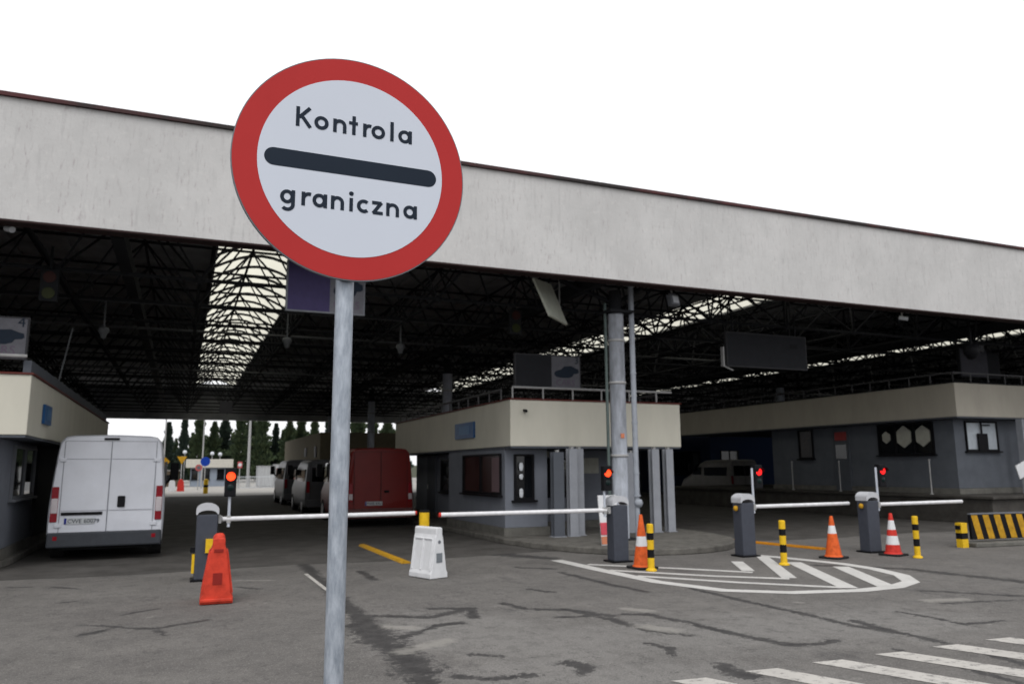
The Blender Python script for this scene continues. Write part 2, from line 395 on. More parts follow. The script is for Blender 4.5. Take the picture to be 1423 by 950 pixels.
gf = np.stack([idx[:-1, :-1].ravel(), idx[:-1, 1:].ravel(), idx[1:, 1:].ravel(), idx[1:, :-1].ravel()], 1)
gm.from_pydata(gv.tolist(), [], gf.tolist())
for nm, F in (('stain', SF), ('pale', PF), ('washed', LF)):
    a = gm.attributes.new(nm, 'FLOAT', 'POINT'); a.data.foreach_set('value', F.ravel().astype(np.float32))
gm.materials.append(ASPH)
g = bpy.data.objects.new('ground', gm); COL.objects.link(g); kind(g)

# darker lane sheet, canopy shade put into its colour, edge just inside canopy line
LANE = mat('canopy_shade_bitumen', (0.062, 0.059, 0.056), 0.9, c2=(0.09, 0.086, 0.082), scale=1.6, bump=0.3, bscale=70, spec=0.05)
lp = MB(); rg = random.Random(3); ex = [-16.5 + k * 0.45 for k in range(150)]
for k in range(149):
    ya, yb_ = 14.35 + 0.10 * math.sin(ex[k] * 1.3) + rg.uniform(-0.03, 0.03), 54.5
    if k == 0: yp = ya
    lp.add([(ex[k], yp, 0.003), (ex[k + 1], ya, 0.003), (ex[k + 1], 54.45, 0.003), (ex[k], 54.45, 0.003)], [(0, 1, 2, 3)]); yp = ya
kind(lp.build('shade_darkened_paving', LANE))
# pale concrete apron beyond the canopy
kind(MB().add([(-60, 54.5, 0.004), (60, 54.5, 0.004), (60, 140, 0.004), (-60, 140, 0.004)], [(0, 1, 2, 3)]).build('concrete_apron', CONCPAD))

# painted island, drawn where it lies on the road
hm = MB()
outer = [(773, 778), (836, 792), (912, 808), (1007, 820), (1101, 823), (1196, 820), (1245, 815), (1266, 808), (1253, 799), (1215, 790), (1170, 783), (1132, 779), (1082, 774), (1048, 771)]
ribbon(hm, [gz(*p) for p in outer], 0.235, 0.0040)
ribbon(hm, [gz(*p) for p in [(817, 784), (930, 789), (1046, 795)]], 0.15, 0.0044)
ribbon(hm, [gz(*p) for p in [(846, 792), (988, 800), (1097, 804)]], 0.15, 0.0048)
ribbon(hm, [gz(*p) for p in [(885, 800), (1026, 809), (1170, 816)]], 0.15, 0.0044)
ribbon(hm, [gz(*p) for p in [(1024, 780), (1040, 793)]], 0.2, 0.0052)
ribbon(hm, [gz(*p) for p in [(1058, 772), (1097, 803)]], 0.22, 0.0056)
ribbon(hm, [gz(*p) for p in [(1103, 781), (1180, 817)]], 0.25, 0.0052)
ribbon(hm, [gz(*p) for p in [(1168, 787), (1233, 815)]], 0.26, 0.0056)
kind(hm.build('painted_traffic_island', PAINTW))
# zebra crossing
zm = MB()
for k in range(-1, 10):
    x, y = 3.62 + 0.712 * k, 5.44
    d = Vector((0.385, -0.92)); e = Vector((0.31, -0.03)); p = Vector((x, y))
    q = [p, p + e, p + e + d * 4, p + d * 4]
    zm.add([(a.x, a.y, 0.004) for a in q], [(0, 1, 2, 3)])
kind(zm.build('zebra_crossing', PAINTX))
# faint lane line by the barriers
lm = MB(); ribbon(lm, [gz(425, 797), gz(455, 820)], 0.06, 0.004);
kind(lm.build('lane_marking', PAINTX))

# kerbed traffic islands
def island(name, poly, h, m1, kb=None):
    o = kind(MB().prism(poly, 'z', 0.0, h).build(name, m1, bevel=0.02))
    return o
cxI, cyI = 8.95, 14.25
poly = [(6.62, 50), (6.62, 16.3), (6.8, 15.2), (7.2, 14.0), (7.7, 13.3)]
poly += [(8.3, 12.95), (8.9, 12.8), (9.6, 12.85), (10.2, 13.1), (10.8, 13.6), (11.3, 14.4), (11.6, 15.4), (11.7, 17), (11.7, 50)]
island('traffic_island', poly[::-1], 0.12, KERB)
island('traffic_island', [(-10, 15.2), (-3.4, 15.2), (-2.85, 15.8), (-2.72, 16.6), (-2.72, 50), (-10, 50)], 0.12, KERB)
island('raised_platform', [(20.9, 15.2), (34, 15.2), (34, 31), (20.9, 31)], 0.70, DARKCONC)
kind(MB().box(20.82, 34.05, 15.1, 31.05, 0.703, 0.78).build('platform_edge', DARKCONC, bevel=0.01))

# ================================================================== CANOPY
YF, YB = 14.0, 57.5
XL, XR = -17.0, 52.0
can = thing('canopy', 'huge border canopy with pale concrete fascia over a dark space frame roof', 'canopy', (0, 0, 0))
fm = MB().box(XL, XR, YF - 0.15, YF + 0.15, 5.535, 7.56)
fm.box(XL, XR, YB, YB + 0.25, 5.05, 7.5); fm.box(XL - 0.3, XL - 0.002, YF - 0.15, YB + 0.25, 5.57, 7.55); fm.box(XR + 0.002, XR + 0.3, YF - 0.15, YB + 0.25, 5.57, 7.55)
fo = fm.build('fascia', [CONC_PANEL, DECK], can)
for p in fo.data.polygons:                       # the inner faces are dark sheet metal
    c = p.center
    if p.normal.y > 0.5 and c.y < YF + 0.2: p.material_index = 1
    if p.normal.y < -0.5 and c.y > YB - 0.1: p.material_index = 1
MB().box(XL - 0.25, XL - 0.1, YF + 0.3, YB, 0.0, 5.565).build('unseen_light_blocker', DARKWALL, can)  # unseen wall added to keep side light out of the interior
MB().box(XR + 0.1, XR + 0.25, YF + 0.3, YB, 0.0, 5.565).build('unseen_light_blocker', DARKWALL, can)  # same added light blocker on the far right, out of view
MB().box(XL - 0.34, XR + 0.34, YF - 0.21, YF + 0.2, 7.563, 7.63).build('fascia_cap', RUST, can)
MB().box(XL, XR, YF - 0.157, YF - 0.153, 5.525, 5.55).box(XL, XR, YF - 0.153, YF + 0.14, 5.515, 5.532).build('fascia_drip_edge', mat('dark_brown_edge', (0.035, 0.02, 0.02), 0.8), can)
strips = [(0.55, 3.0), (15.95, 18.15), (31.2, 33.1)]
ZD = 7.2
dm = MB(); x0 = XL
for a, b in strips + [(XR, XR + 1)]:
    x1 = min(a, XR)
    # ribbed sheet deck
    dm.box(x0, x1, YF + 0.152, YB - 0.002, ZD, ZD + 0.08)
    k = x0 + 0.3
    while k < x1 - 0.3:
        dm.box(k, k + 0.1, YF + 0.152, YB - 0.002, ZD - 0.05, ZD - 0.001); k += 1.25
    x0 = b
for a, b in strips: dm.box(a, b, 56.2, YB - 0.002, ZD, ZD + 0.08)
dm.build('roof_deck', DECK, can)
for a, b in strips:
    sm = MB(); N = 8; wv = b - a
    for i in range(N):
        t0, t1 = i / N, (i + 1) / N
        zz = lambda t: ZD + 0.06 + 0.42 * math.sin(math.pi * t)
        sm.add([(a + wv * t0, YF + 0.2, zz(t0)), (a + wv * t1, YF + 0.2, zz(t1)), (a + wv * t1, 56.2, zz(t1)), (a + wv * t0, 56.2, zz(t0))], [(0, 1, 2, 3)], smooth=True)
    sk = sm.build('skylight', SKYL, can)
    y = YF + 0.8
    while y < 56:
        rm = MB(); pp = [(a + wv * i / N, y, zz(i / N) - 0.05) for i in range(N + 1)]; m_ = []
        for p in pp: m_ += [(p[0], p[1] - 0.035, p[2] - 0.035), (p[0], p[1] + 0.035, p[2] - 0.035), (p[0], p[1] + 0.035, p[2] + 0.035), (p[0], p[1] - 0.035, p[2] + 0.035)]
        rm.add(m_, [(4 * i + q_, 4 * i + (q_ + 1) % 4, 4 * i + 4 + (q_ + 1) % 4, 4 * i + 4 + q_) for i in range(N) for q_ in range(4)])
        rm.build('glazing_bar', DARKMET, sk); y += 1.28
# space frame: every row across the lanes is one truss
DX, DY = 2.45, 2.55
ZT, ZB = 7.05, 5.35
xg = np.arange(XL + 1.2, XR - 1, DX)
yg = np.arange(YF + 0.9, YB - 1, DY)
for j, y in enumerate(yg):
    t = MB(); r = 0.035
    yb = y + DY / 2
    for i, x in enumerate(xg):
        xb = x + DX / 2
        if i < len(xg) - 1:
            t.tube((x, y, ZT), (xg[i + 1], y, ZT), r, 5, cap=False)
        if j < len(yg) - 1 and i < len(xg) - 1:
            for (ax, ay) in ((x, y), (xg[i + 1], y), (x, y + DY), (xg[i + 1], y + DY)):
                t.tube((ax, ay, ZT), (xb, yb, ZB), 0.026, 4, cap=False)
            if i < len(xg) - 2: t.tube((xb, yb, ZB), (xb + DX, yb, ZB), 0.04, 5, cap=False)
            if j < len(yg) - 2: t.tube((xb, yb, ZB), (xb, yb + DY, ZB), 0.04, 5, cap=False)
            t.lathe([(0, -0.09), (0.065, -0.065), (0.09, 0), (0.065, 0.065), (0, 0.09)], (xb, yb, ZB), 6)
        if j < len(yg) - 1: t.tube((x, y, ZT), (x, y + DY, ZT), r, 5, cap=False)
    t.build('truss', DARKMET, can)
# longitudinal girders under the frame
for gx in (-1.25, 8.3, 22.6):
    lb = MB().box(gx - 0.11, gx + 0.11, YF + 0.6, YB - 0.5, 5.62, 5.92)
    lb.build('girder', DARKMET, can)
# girders lining the skylights
for a, b in strips:
    for gx in (a - 0.12, b + 0.12):
        t = MB(); y = YF + 0.4; k = 0
        left_ = gx < (a + b) / 2; zl = 6.75 if left_ else 6.35; t.box(gx - 0.03, gx + 0.03, YF + 0.4, YB - 0.6, ZD - 0.1, ZD - 0.06); t.tube((gx, YF + 0.4, zl), (gx, YB - 0.6, zl), 0.03, 5)
        while y < YB - 1.8:
            t.tube((gx, y, zl), (gx, y + 0.6, ZD - 0.1), 0.022, 4, cap=False); t.tube((gx, y + 0.6, ZD - 0.1), (gx, y + 1.2, zl), 0.022, 4, cap=False); y += 1.2
        t.build('lattice_girder', DARKMET, can)
# conduits
for (y, z) in ((19.9, 5.55), (22.8, 5.42), (31, 5.3)):
    MB().tube((-12, y, z), (40, y, z), 0.035, 6).build('conduit', mat('conduit_grey', (0.10, 0.105, 0.11), 0.6), can)

def column(x, y, r=0.175, pipe=False, label=None):
    m = MB().lathe([(r, 0.1), (r, 5.02), (r * 1.02, 5.02), (r * 1.02, 5.06), (0, 5.06)], (x, y, 0), 24)
    c = m.build('column', PIPEGREY, can)
    MB().box(x - 0.3, x + 0.3, y - 0.3, y + 0.3, 5.063, 5.12).tube((x, y, 5.12), (x, y, 5.6), 0.14, 10).tube((x, y, 5.3), (x + 1.1, y + 0.6, 5.9), 0.05, 6).tube((x, y, 5.3), (x - 1.1, y + 0.6, 5.9), 0.05, 6).build('column_head', DARKMET, c)
    for z in (1.9, 3.5, 4.45): MB().lathe([(r + 0.002, z - 0.03), (r + 0.02, z - 0.028), (r + 0.02, z + 0.028), (r + 0.002, z + 0.03)], (x, y, 0), 24).build('collar', RAILMET, c)
    MB().box(x - 0.33, x + 0.33, y - 0.33, y + 0.33, 0.1, 0.14).build('base_plate', DARKMET, c)
    return c
c0 = column(8.86, 15.0)
MB().tube((8.60, 15.02, 0.13), (8.60, 15.02, 5.3), 0.035, 8).build('cable_duct', mat('green_grey_duct', (0.10, 0.13, 0.125), 0.6), c0)
MB().box(8.80, 8.89, 14.812, 14.822, 2.28, 2.38).build('sticker', TANB, c0)
dp = MB().tube((9.20, 14.88, 0.13), (9.20, 14.88, 1.02), 0.055, 12).tube((9.20, 14.88, 1.02), (9.20, 14.88, 1.06), 0.085, 12).tube((9.20, 14.88, 1.06), (9.20, 14.88, 5.75), 0.062, 12)
dp.lathe([(0.0, -0.09), (0.07, -0.08), (0.10, 0), (0.07, 0.08), (0, 0.09)], (9.22, 14.86, 0.88), 14)
for z in (1.5, 2.6, 3.7, 4.8): dp.tube((9.20, 14.88, z), (9.20, 14.88, z + 0.04), 0.072, 12)
dp.build('drainpipe', mat('drainpipe_grey', (0.33, 0.355, 0.40), 0.5, var=0.15), can)
for x in (-6.6, 24.2, 39.5): column(x, 15.0)
for x in (-6.6, 8.8, 24.2, 39.5):
    for y in (27.0, 39.5, 51.5): column(x, y)

# ================================================================== BOOTHS
def railing(x0, x1, y0, y1, z, parent, sides='fl', h=0.27, rm_=None):
    m = MB()
    seg = []
    if 'f' in sides: seg.append(((x0, y0), (x1, y0)))
    if 'l' in sides: seg.append(((x0, y0), (x0, y1)))
    if 'r' in sides: seg.append(((x1, y0), (x1, y1)))
    for a, b in seg:
        A = Vector((a[0], a[1], z + h)); B = Vector((b[0], b[1], z + h)); L = (B - A).length
        m.tube(A, B, 0.028, 6)
        k = 0
        while k <= L:
            p = A + (B - A) * (k / L); m.tube((p.x, p.y, z), (p.x, p.y, z + h), 0.022, 6); k += 0.78
    m.build('railing', rm_ or RAILMET, parent)

def window(parent, face, a0, a1, z0, z1, pos, panes=1, glass=None, frame=None, sill=True):
    """face '-y': in plane y=pos spanning x a0..a1 ; '-x' / '+x': in plane x=pos spanning y a0..a1"""
    glass = glass or GLASS; frame = frame or BLK
    fm = MB(); gm_ = MB(); t = 0.05
    def B(mb, u0, u1, w0, w1, d0, d1):
        if face == '-y': mb.box(u0, u1, pos - d1, pos - d0, w0, w1)
        elif face == '-x': mb.box(pos - d1, pos - d0, u0, u1, w0, w1)
        else: mb.box(pos + d0, pos + d1, u0, u1, w0, w1)
    B(fm, a0, a1, z1 - t, z1, 0.003, 0.06); B(fm, a0, a1, z0, z0 + t, 0.003, 0.06)
    n = panes
    for k in range(n + 1):
        u = a0 + (a1 - a0) * k / n
        lo = u if k == 0 else (u - t if k == n else u - t / 2)
        B(fm, lo, lo + t, z0 + t + 0.001, z1 - t - 0.001, 0.003, 0.058)
    B(gm_, a0 + 0.01, a1 - 0.01, z0 + 0.01, z1 - 0.01, 0.002, 0.022)
    wf = fm.build('window', frame, parent)
    gm_.build('window_pane', glass, wf)
    if sill:
        s_ = MB(); B(s_, a0 - 0.06, a1 + 0.06, z0 - 0.05, z0 - 0.003, 0.003, 0.12); s_.build('sill', frame, wf)
    return wf

def fascia_box(x0, x1, y0, y1, z0, z1, parent, trim=None, cr=None):
    o = MB().box(x0, x1, y0, y1, z0, z1).build('fascia', cr or CREAM, parent, bevel=0.015)
    MB().box(x0 - 0.03, x1 + 0.03, y0 - 0.03, y1 + 0.03, z1 + 0.002, z1 + 0.03).build('roof_trim', trim or mat('red_brown_trim', (0.13, 0.03, 0.025), 0.6), parent)
    MB().box(x0 + 0.02, x1 - 0.02, y0 + 0.02, y1 - 0.02, z0 - 0.04, z0 - 0.002).build('soffit', DARKWALL, parent)
    return o

# --- centre booth
cb = thing('control_booth', 'cream and blue grey control booth on the central kerbed island behind the column', 'booth')
fascia_box(6.85, 11.47, 16.4, 26.85, 2.14, 3.20, cb)
MB().box(6.9, 7.98, 16.86, 21.0, 0.30, 2.098).box(7.98, 11.0, 18.4, 21.0, 0.30, 2.097).box(7.5, 11.0, 21.0, 26.4, 0.3, 2.096).build('wall', GREYWALL, cb, bevel=0.006)
MB().box(6.86, 8.02, 16.82, 21.02, 0.1, 0.298).box(8.02, 11.03, 18.36, 21.02, 0.1, 0.297).box(7.45, 11.03, 21.02, 26.45, 0.1, 0.296).build('plinth', BASECONC, cb)
railing(6.95, 11.3, 16.5, 26.7, 3.23, cb, 'f')
railing(6.95, 11.3, 17.2, 26.7, 3.23, cb, 'lr', rm_=mat('shade_dimmed_rail', (0.12, 0.12, 0.125), 0.6))  # side rails in a darker copy of the metal, shade put into the colour
window(cb, '-x', 17.05, 19.7, 1.03, 1.99, 6.9, 2, DIMGLASS)
window(cb, '-y', 7.12, 7.62, 0.92, 1.97, 16.86, 1, GLASS)
window(cb, '-y', 8.7, 9.55, 0.95, 1.9, 18.4, 1, GLASS)
window(cb, '-x', 22.3, 23.5, 0.95, 1.95, 7.5, 1, GLASS)
d = MB().box(7.44, 7.497, 24.0, 24.9, 0.3, 2.05).build('door', DARKWALL, cb); MB().box(7.40, 7.438, 24.75, 24.8, 1.0, 1.15).build('door_handle', RAILMET, d)
for (z, h_) in ((1.68, 0.2), (1.45, 0.13), (1.08, 0.22)):
    MB().lathe([(0, -h_ / 2), (0.045, -h_ / 2.6), (0.055, 0), (0.045, h_ / 2.6), (0, h_ / 2)], (7.28, 16.79, z), 10, squash=0.15).build('painted_bright_spot', FLOODW, cb)  # pale spots painting reflections and lights in the front window
MB().box(6.84, 6.895, 17.08, 17.55, 1.1, 1.9).build('wall_poster', mat('dull_pink_poster', (0.16, 0.11, 0.12), 0.6), cb)
MB().box(9.6, 10.2, 18.36, 18.397, 1.5, 1.9).build('notice_board', PALECREAM, cb)
bs = MB().box(6.80, 6.846, 18.72, 20.2, 2.42, 2.83).build('blue_sign', BLUESIGN, cb)
MB().box(6.792, 6.798, 19.0, 19.85, 2.52, 2.74).build('sign_panel', mat('paler_blue_sign', (0.03, 0.13, 0.30), 0.4), bs)
cc = thing('security_camera', 'small dark camera on the front corner of the central booth fascia', 'camera', (7.2, 16.4, 2.95))
MB().box(-0.03, 0.03, -0.05, -0.002, -0.03, 0.03).build('bracket', BLK, cc); MB().tube((0.02, -0.02, 0), (-0.02, -0.16, -0.02), 0.035, 10).build('camera_housing', BLK, cc)

# --- left booth
lb = thing('control_booth', 'cream fascia booth on the left edge beside the parked white van', 'booth')
fascia_box(-7.2, -2.39, 15.0, 30.0, 2.24, 3.24, lb)
MB().box(-7.0, -2.86, 15.6, 29.6, 0.30, 2.198).build('wall', GREYWALL, lb, bevel=0.006)
MB().box(-7.05, -2.83, 15.56, 29.6, 0.1, 0.298).build('plinth', BASECONC, lb)
railing(-7.1, -2.5, 15.1, 29.8, 3.29, lb, 'f')
MB().box(-2.56, -2.44, 15.2, 29.7, 3.292, 3.50).build('parapet', DARKWALL, lb)
MB().box(-2.858, -2.80, 19.3, 29.3, 0.31, 2.19).build('recess_shade_panel', DARKMET, lb)  # dark sheet standing in for the shaded recess of the wall
window(lb, '+x', 16.75, 19.0, 1.15, 2.12, -2.86, 2, GLASS, EDGE)
bs = MB().box(-2.386, -2.34, 16.35, 17.15, 2.50, 2.85).build('blue_sign', BLUESIGN, lb)
MB().box(-2.338, -2.332, 16.5, 17.0, 2.57, 2.78).build('sign_panel', MATS['paler_blue_sign'], bs)

# --- right booth (raised, for tall vehicles)
rb = thing('control_booth', 'long dim booth raised on a concrete platform at the right', 'booth')
fascia_box(21.4, 33.0, 16.4, 30.6, 3.10, 4.12, rb, DARKMET, mat('shade_dimmed_cream_render', (0.44, 0.41, 0.35), 0.8, var=0.08, scale=1.8, stretch=(1, 1, 0.35)))  # darker copy of the cream, canopy shade put into the colour
MB().box(21.85, 32.5, 16.9, 25.0, 0.95, 3.058).build('wall', mat('shade_dimmed_grey_render', (0.125, 0.137, 0.16), 0.8, var=0.12, scale=2), rb, bevel=0.006)  # darker copy of the grey wall, shade put into the colour
MB().box(21.80, 32.5, 16.85, 25.02, 0.78, 0.948).build('plinth', BASECONC, rb)
railing(21.5, 32.8, 16.5, 30.4, 4.17, rb, 'fl', rm_=mat('dull_rail', (0.10, 0.10, 0.105), 0.6))
wf = window(rb, '-x', 17.6, 19.75, 2.0, 3.02, 21.85, 3, GLASS)
hx = MB()
for (yc, r_) in ((19.4, 0.20), (18.7, 0.36), (17.98, 0.34)):
    pl = [(yc + r_ * math.cos(rad(60 * k + 30)) * 0.85, 2.58 + r_ * math.sin(rad(60 * k + 30))) for k in range(6)]
    hx.prism(pl, 'x', 21.79, 21.825)
hx.build('pale_hexagons', PALECREAM, wf)  # pale hexagonal plates in front of the pane
wf = window(rb, '-y', 22.3, 23.75, 2.08, 3.0, 16.9, 1, BRIGHTWIN)
MB().box(22.78, 23.2, 16.80, 16.84, 2.1, 2.62).box(22.95, 23.0, 16.81, 16.838, 2.62, 2.98).box(22.95, 23.35, 16.802, 16.836, 2.86, 2.90).build('monitor_silhouette', BLK, wf)
window(rb, '-x', 22.75, 23.5, 1.93, 3.0, 21.85, 1, DIMGLASS)
d = MB().box(21.79, 21.847, 21.02, 21.72, 0.8, 2.98).build('door', DARKWALL, rb)
MB().box(21.77, 21.788, 21.12, 21.62, 1.9, 2.4).build('door_window', GLASS, d); MB().box(21.76, 21.786, 21.1, 21.62, 2.55, 2.85).build('door_notice', mat('dim_red_notice', (0.35, 0.06, 0.06), 0.6), d)
MB().box(23.98, 24.1, 16.2, 16.4, 0.78, 3.05).box(24.3, 24.42, 16.2, 16.4, 0.78, 3.05).build('door_jamb', STEELPOST, rb)

# handrail posts on the platform
hr = thing('handrail_post', 'thin pale post on the platform below the hexagon window', 'post', (21.15, 17.3, 0.78), group='posts on the raised platform')
MB().tube((0, 0, 0), (0, 0, 1.02), 0.02, 8).lathe([(0, 0.06), (0.03, 0.05), (0.032, 0.02), (0, 0)], (0, 0, 1.0), 10).build('pole', RAILMET, hr); MB().lathe([(0, 0), (0.06, 0), (0.06, 0.02), (0, 0.02)], (0, 0, 0), 12).build('base_flange', RAILMET, hr)
dup(hr, (21.15, 20.9, 0.78), 0, 'thin pale post on the platform in front of the dark door')
dup(hr, (21.15, 23.2, 0.78), 0, 'thin pale post on the platform below the small dark window')

# --- rear booth deeper under the canopy, and navy clad block
MB().box(8.05, 8.75, 18.36, 18.397, 1.93, 2.07).build('painted_bright_band', PALECREAM, cb)  # pale band painting the skylit brightness seen through the glass
MB().box(9.05, 9.2, 18.32, 18.34, 1.62, 1.8).build('painted_bright_spot', PALECREAM, cb)  # pale square painting brightness behind the pane
MB().box(9.25, 9.4, 18.32, 18.34, 1.3, 1.45).build('painted_bright_spot', PALECREAM, cb)  # second painted bright square, lower in the same window
rr = thing('control_booth', 'far ochre fronted booth behind the queue of vans', 'booth')
MB().box(6.75, 11.5, 42.5, 58.0, 2.1, 3.6).build('fascia', OCHRE, rr); MB().box(7.2, 11.2, 43, 57.6, 0.12, 2.098).build('wall', DARKWALL, rr)
window(rr, '-x', 44, 47, 1.0, 2.0, 7.2, 2); MB().box(6.7, 6.748, 47.2, 48.0, 2.4, 2.9).build('wall_sign', BOARDW, rr); MB().box(6.7, 6.748, 43.6, 44.2, 2.3, 2.9).build('wall_sign', BOARDW, rr)
nb = thing('office_block', 'navy clad block in deep shade behind the raised booth', 'building')
MB().box(28.6, 38, 38, 46, 0.0, 3.9).build('wall', DKBLUE, nb); MB().box(28.4, 38.2, 37.8, 46.2, 3.903, 4.1).build('roof', DARKMET, nb)
window(nb, '-y', 29.3, 30.6, 1.2, 2.6, 38, 2); window(nb, '-x', 39, 42, 1.2, 2.6, 28.6, 2)
nb2 = thing('office_block', 'low dull grey block in the dark gap beside the navy one', 'building')
MB().box(23.0, 27.6, 44, 52, 0, 3.3).build('wall', DARKWALL, nb2); MB().box(22.8, 27.8, 43.8, 52.2, 3.303, 3.5).build('roof', DARKMET, nb2)
window(nb2, '-y', 24.2, 25.6, 1.3, 2.6, 44, 2, BRIGHTWIN); window(nb2, '-y', 26.0, 27.2, 1.3, 2.6, 44, 1)

# ================================================================== GUARD POSTS AND LEAN-TO THINGS BY THE CENTRE BOOTH
def guard(x, y, wd, label, dark=False, h=2.08):
    t = thing('steel_guard_post', label, 'post', (x, y, 0.12), group='steel guard posts on the central island')
    m = MB(); s_ = wd / 2
    pl = [(-s_, -0.09), (s_, -0.09), (s_, -0.06), (0.02, -0.06), (0.02, 0.06), (s_, 0.06), (s_, 0.09), (-s_, 0.09), (-s_, 0.06), (-0.02, 0.06), (-0.02, -0.06), (-s_, -0.06)]
    m.prism(pl, 'z', 0.0, h - 0.12).build('post_body', DARKWALL if dark else STEELPOST, t)
    MB().box(-s_ - 0.03, s_ + 0.03, -0.12, 0.12, 0.002, 0.02).build('base_plate', STEELPOST, t)
    MB().box(-0.03, 0.03, -0.05, 0.05, h - 0.118, h - 0.07).build('cap', RAILMET, t)
guard(7.87, 16.1, 0.26, 'darker guard post nearest the booth front window', True, 2.0)
guard(8.24, 16.1, 0.20, 'grey guard post left of the advertising board, standing clear')
guard(8.50, 16.25, 0.17, 'grey guard post directly behind the advertising board')
guard(9.62, 16.4, 0.22, 'grey guard post just right of the drainpipe', True)
guard(9.98, 16.4, 0.24, 'narrow grey guard post behind the tallest cone', False, 2.0)
guard(10.52, 16.2, 0.2, 'grey guard post second from the right end of the island')
guard(10.92, 16.2, 0.2, 'rightmost grey guard post at the booth corner')
ab = thing('advertising_board', 'leaning white board with pink and tan bands beside the column', 'board', (8.02, 14.0, 0.12), rad(4))
Mx = Vector((0, 0.12, 0.99)).normalized(); Nx = Vector((0, -0.99, 0.12)).normalized()
def abp(nm, z0, z1, m, d=0.0):
    zc = (z0 + z1) / 2; c = Mx * zc + Nx * d
    return MB().obox(c, (1, 0, 0), Mx, Nx, 0.44, z1 - z0, 0.02).build(nm, m, ab)
abp('board', 0.0, 0.98, WHITEPL); abp('pink_band', 0.2, 0.44, PINKB, 0.012); abp('tan_band', 0.02, 0.17, TANB, 0.012)
tm = MB()
for (x_, z_, w_) in ((-0.08, 0.62, 0.09), (0.06, 0.62, 0.09), (-0.02, 0.56, 0.2), (0.0, 0.68, 0.16)): tm.obox(Mx * z_ + Nx * 0.012 + Vector((x_, 0, 0)), (1, 0, 0), Mx, Nx, w_, 0.025, 0.004)
tm.build('printed_lines', EDGE, ab)

# ================================================================== ROAD SIGN (foreground)
SC = Vector((0.48888, 2.55644, 2.67222)); U = Vector((0.99993, 0.01189, -0.00136)); V = Vector((0.00116, 0.01664, 0.99986)); N_ = U.cross(V).normalized()
sg = thing('road_sign', 'round red rimmed border control sign on a galvanised pole in the foreground', 'road sign', (0.478, 2.60, 0.0))
O0 = Vector(sg.location)
def SP(a, b, n=0.0): return SC + U * a + V * b + N_ * n - O0
def disc(r, n0, n1, N=96):
    vs = [SP(r * math.cos(2 * math.pi * k / N), r * math.sin(2 * math.pi * k / N), n0) for k in range(N)] + [SP(r * math.cos(2 * math.pi * k / N), r * math.sin(2 * math.pi * k / N), n1) for k in range(N)]
    return vs, [tuple(range(N))[::-1], tuple(range(N, 2 * N))] + [(k, (k + 1) % N, (k + 1) % N + N, k + N) for k in range(N)]
R_ = 0.4
face = MB().add(*disc(0.4, -0.014, 0.0)).build('sign_plate', EDGE, sg)
MB().add(*disc(0.3965, 0.0004, 0.0012)).build('red_border', SIGNRED, face)
MB().add(*disc(0.318, 0.0014, 0.0022)).build('white_field', WHITEREFL, face)
bp_ = []
for k in range(17): t = -math.pi / 2 + math.pi * k / 16; bp_.append((0.265 + 0.031 * math.cos(t), 0.031 * math.sin(t)))
for k in range(17): t = math.pi / 2 + math.pi * k / 16; bp_.append((-0.265 + 0.031 * math.cos(t), 0.031 * math.sin(t)))
nb_ = len(bp_)
MB().add([SP(a, b, 0.0030) for a, b in bp_], [tuple(range(nb_))]).build('black_bar', INK, face)
# lettering drawn as strokes, x-height 1
SW = 0.25
def arc(cx, cy, rx, ry, a0, a1, n=20): return [(cx + rx * math.cos(rad(a0 + (a1 - a0) * i / n)), cy + ry * math.sin(rad(a0 + (a1 - a0) * i / n))) for i in range(n + 1)]
q = SW / 2
GL = {  # name: (nominal width, strokes)
    'o': (1.0, [arc(0.5, 0.5, 0.5 - q, 0.5 - q, 0, 360, 32)]),
    'a': (1.0, [arc(0.47, 0.5, 0.47 - q, 0.5 - q, 0, 360, 32), [(1 - q, 0), (1 - q, 1)]]),
    'g': (1.0, [arc(0.47, 0.5, 0.47 - q, 0.5 - q, 0, 360, 32), [(1 - q, 1), (1 - q, -0.05)] + arc(0.5, -0.05, 0.5 - q, 0.36, 0, -140, 14)[1:]]),
    'n': (0.94, [[(q, 0), (q, 1)], [(q, 0.45)] + arc(0.47, 0.53, 0.47 - q, 0.47 - q, 180, 0, 16) + [(0.94 - q, 0)]]),
    'r': (0.58, [[(q, 0), (q, 1)], [(q, 0.4)] + arc(0.50, 0.45, 0.50 - q, 0.55 - q, 180, 72, 12)]),
    't': (0.64, [[(0.36, 1.42), (0.36, 0)], [(0, 1 - q), (0.64, 1 - q)]]),
    'l': (0.24, [[(0.12, 0), (0.12, 1.48)]]),
    'i': (0.24, [[(0.12, 0), (0.12, 1.0)], arc(0.12, 1.32, 0.07, 0.07, 0, 360, 10)]),
    'c': (0.86, [arc(0.5, 0.5, 0.5 - q, 0.5 - q, 48, 312, 26)]),
    'z': (0.8, [[(0.02, 1 - q), (0.70, 1 - q)], [(0.70, 1 - q * 0.6), (0.10, q * 0.6)], [(0.08, q), (0.8, q)]]),
    'K': (1.0, [[(q, 0), (q, 1.45)], [(0.90, 1.45), (0.22, 0.66)], [(0.38, 0.80), (0.95, 0.0)]]),
}
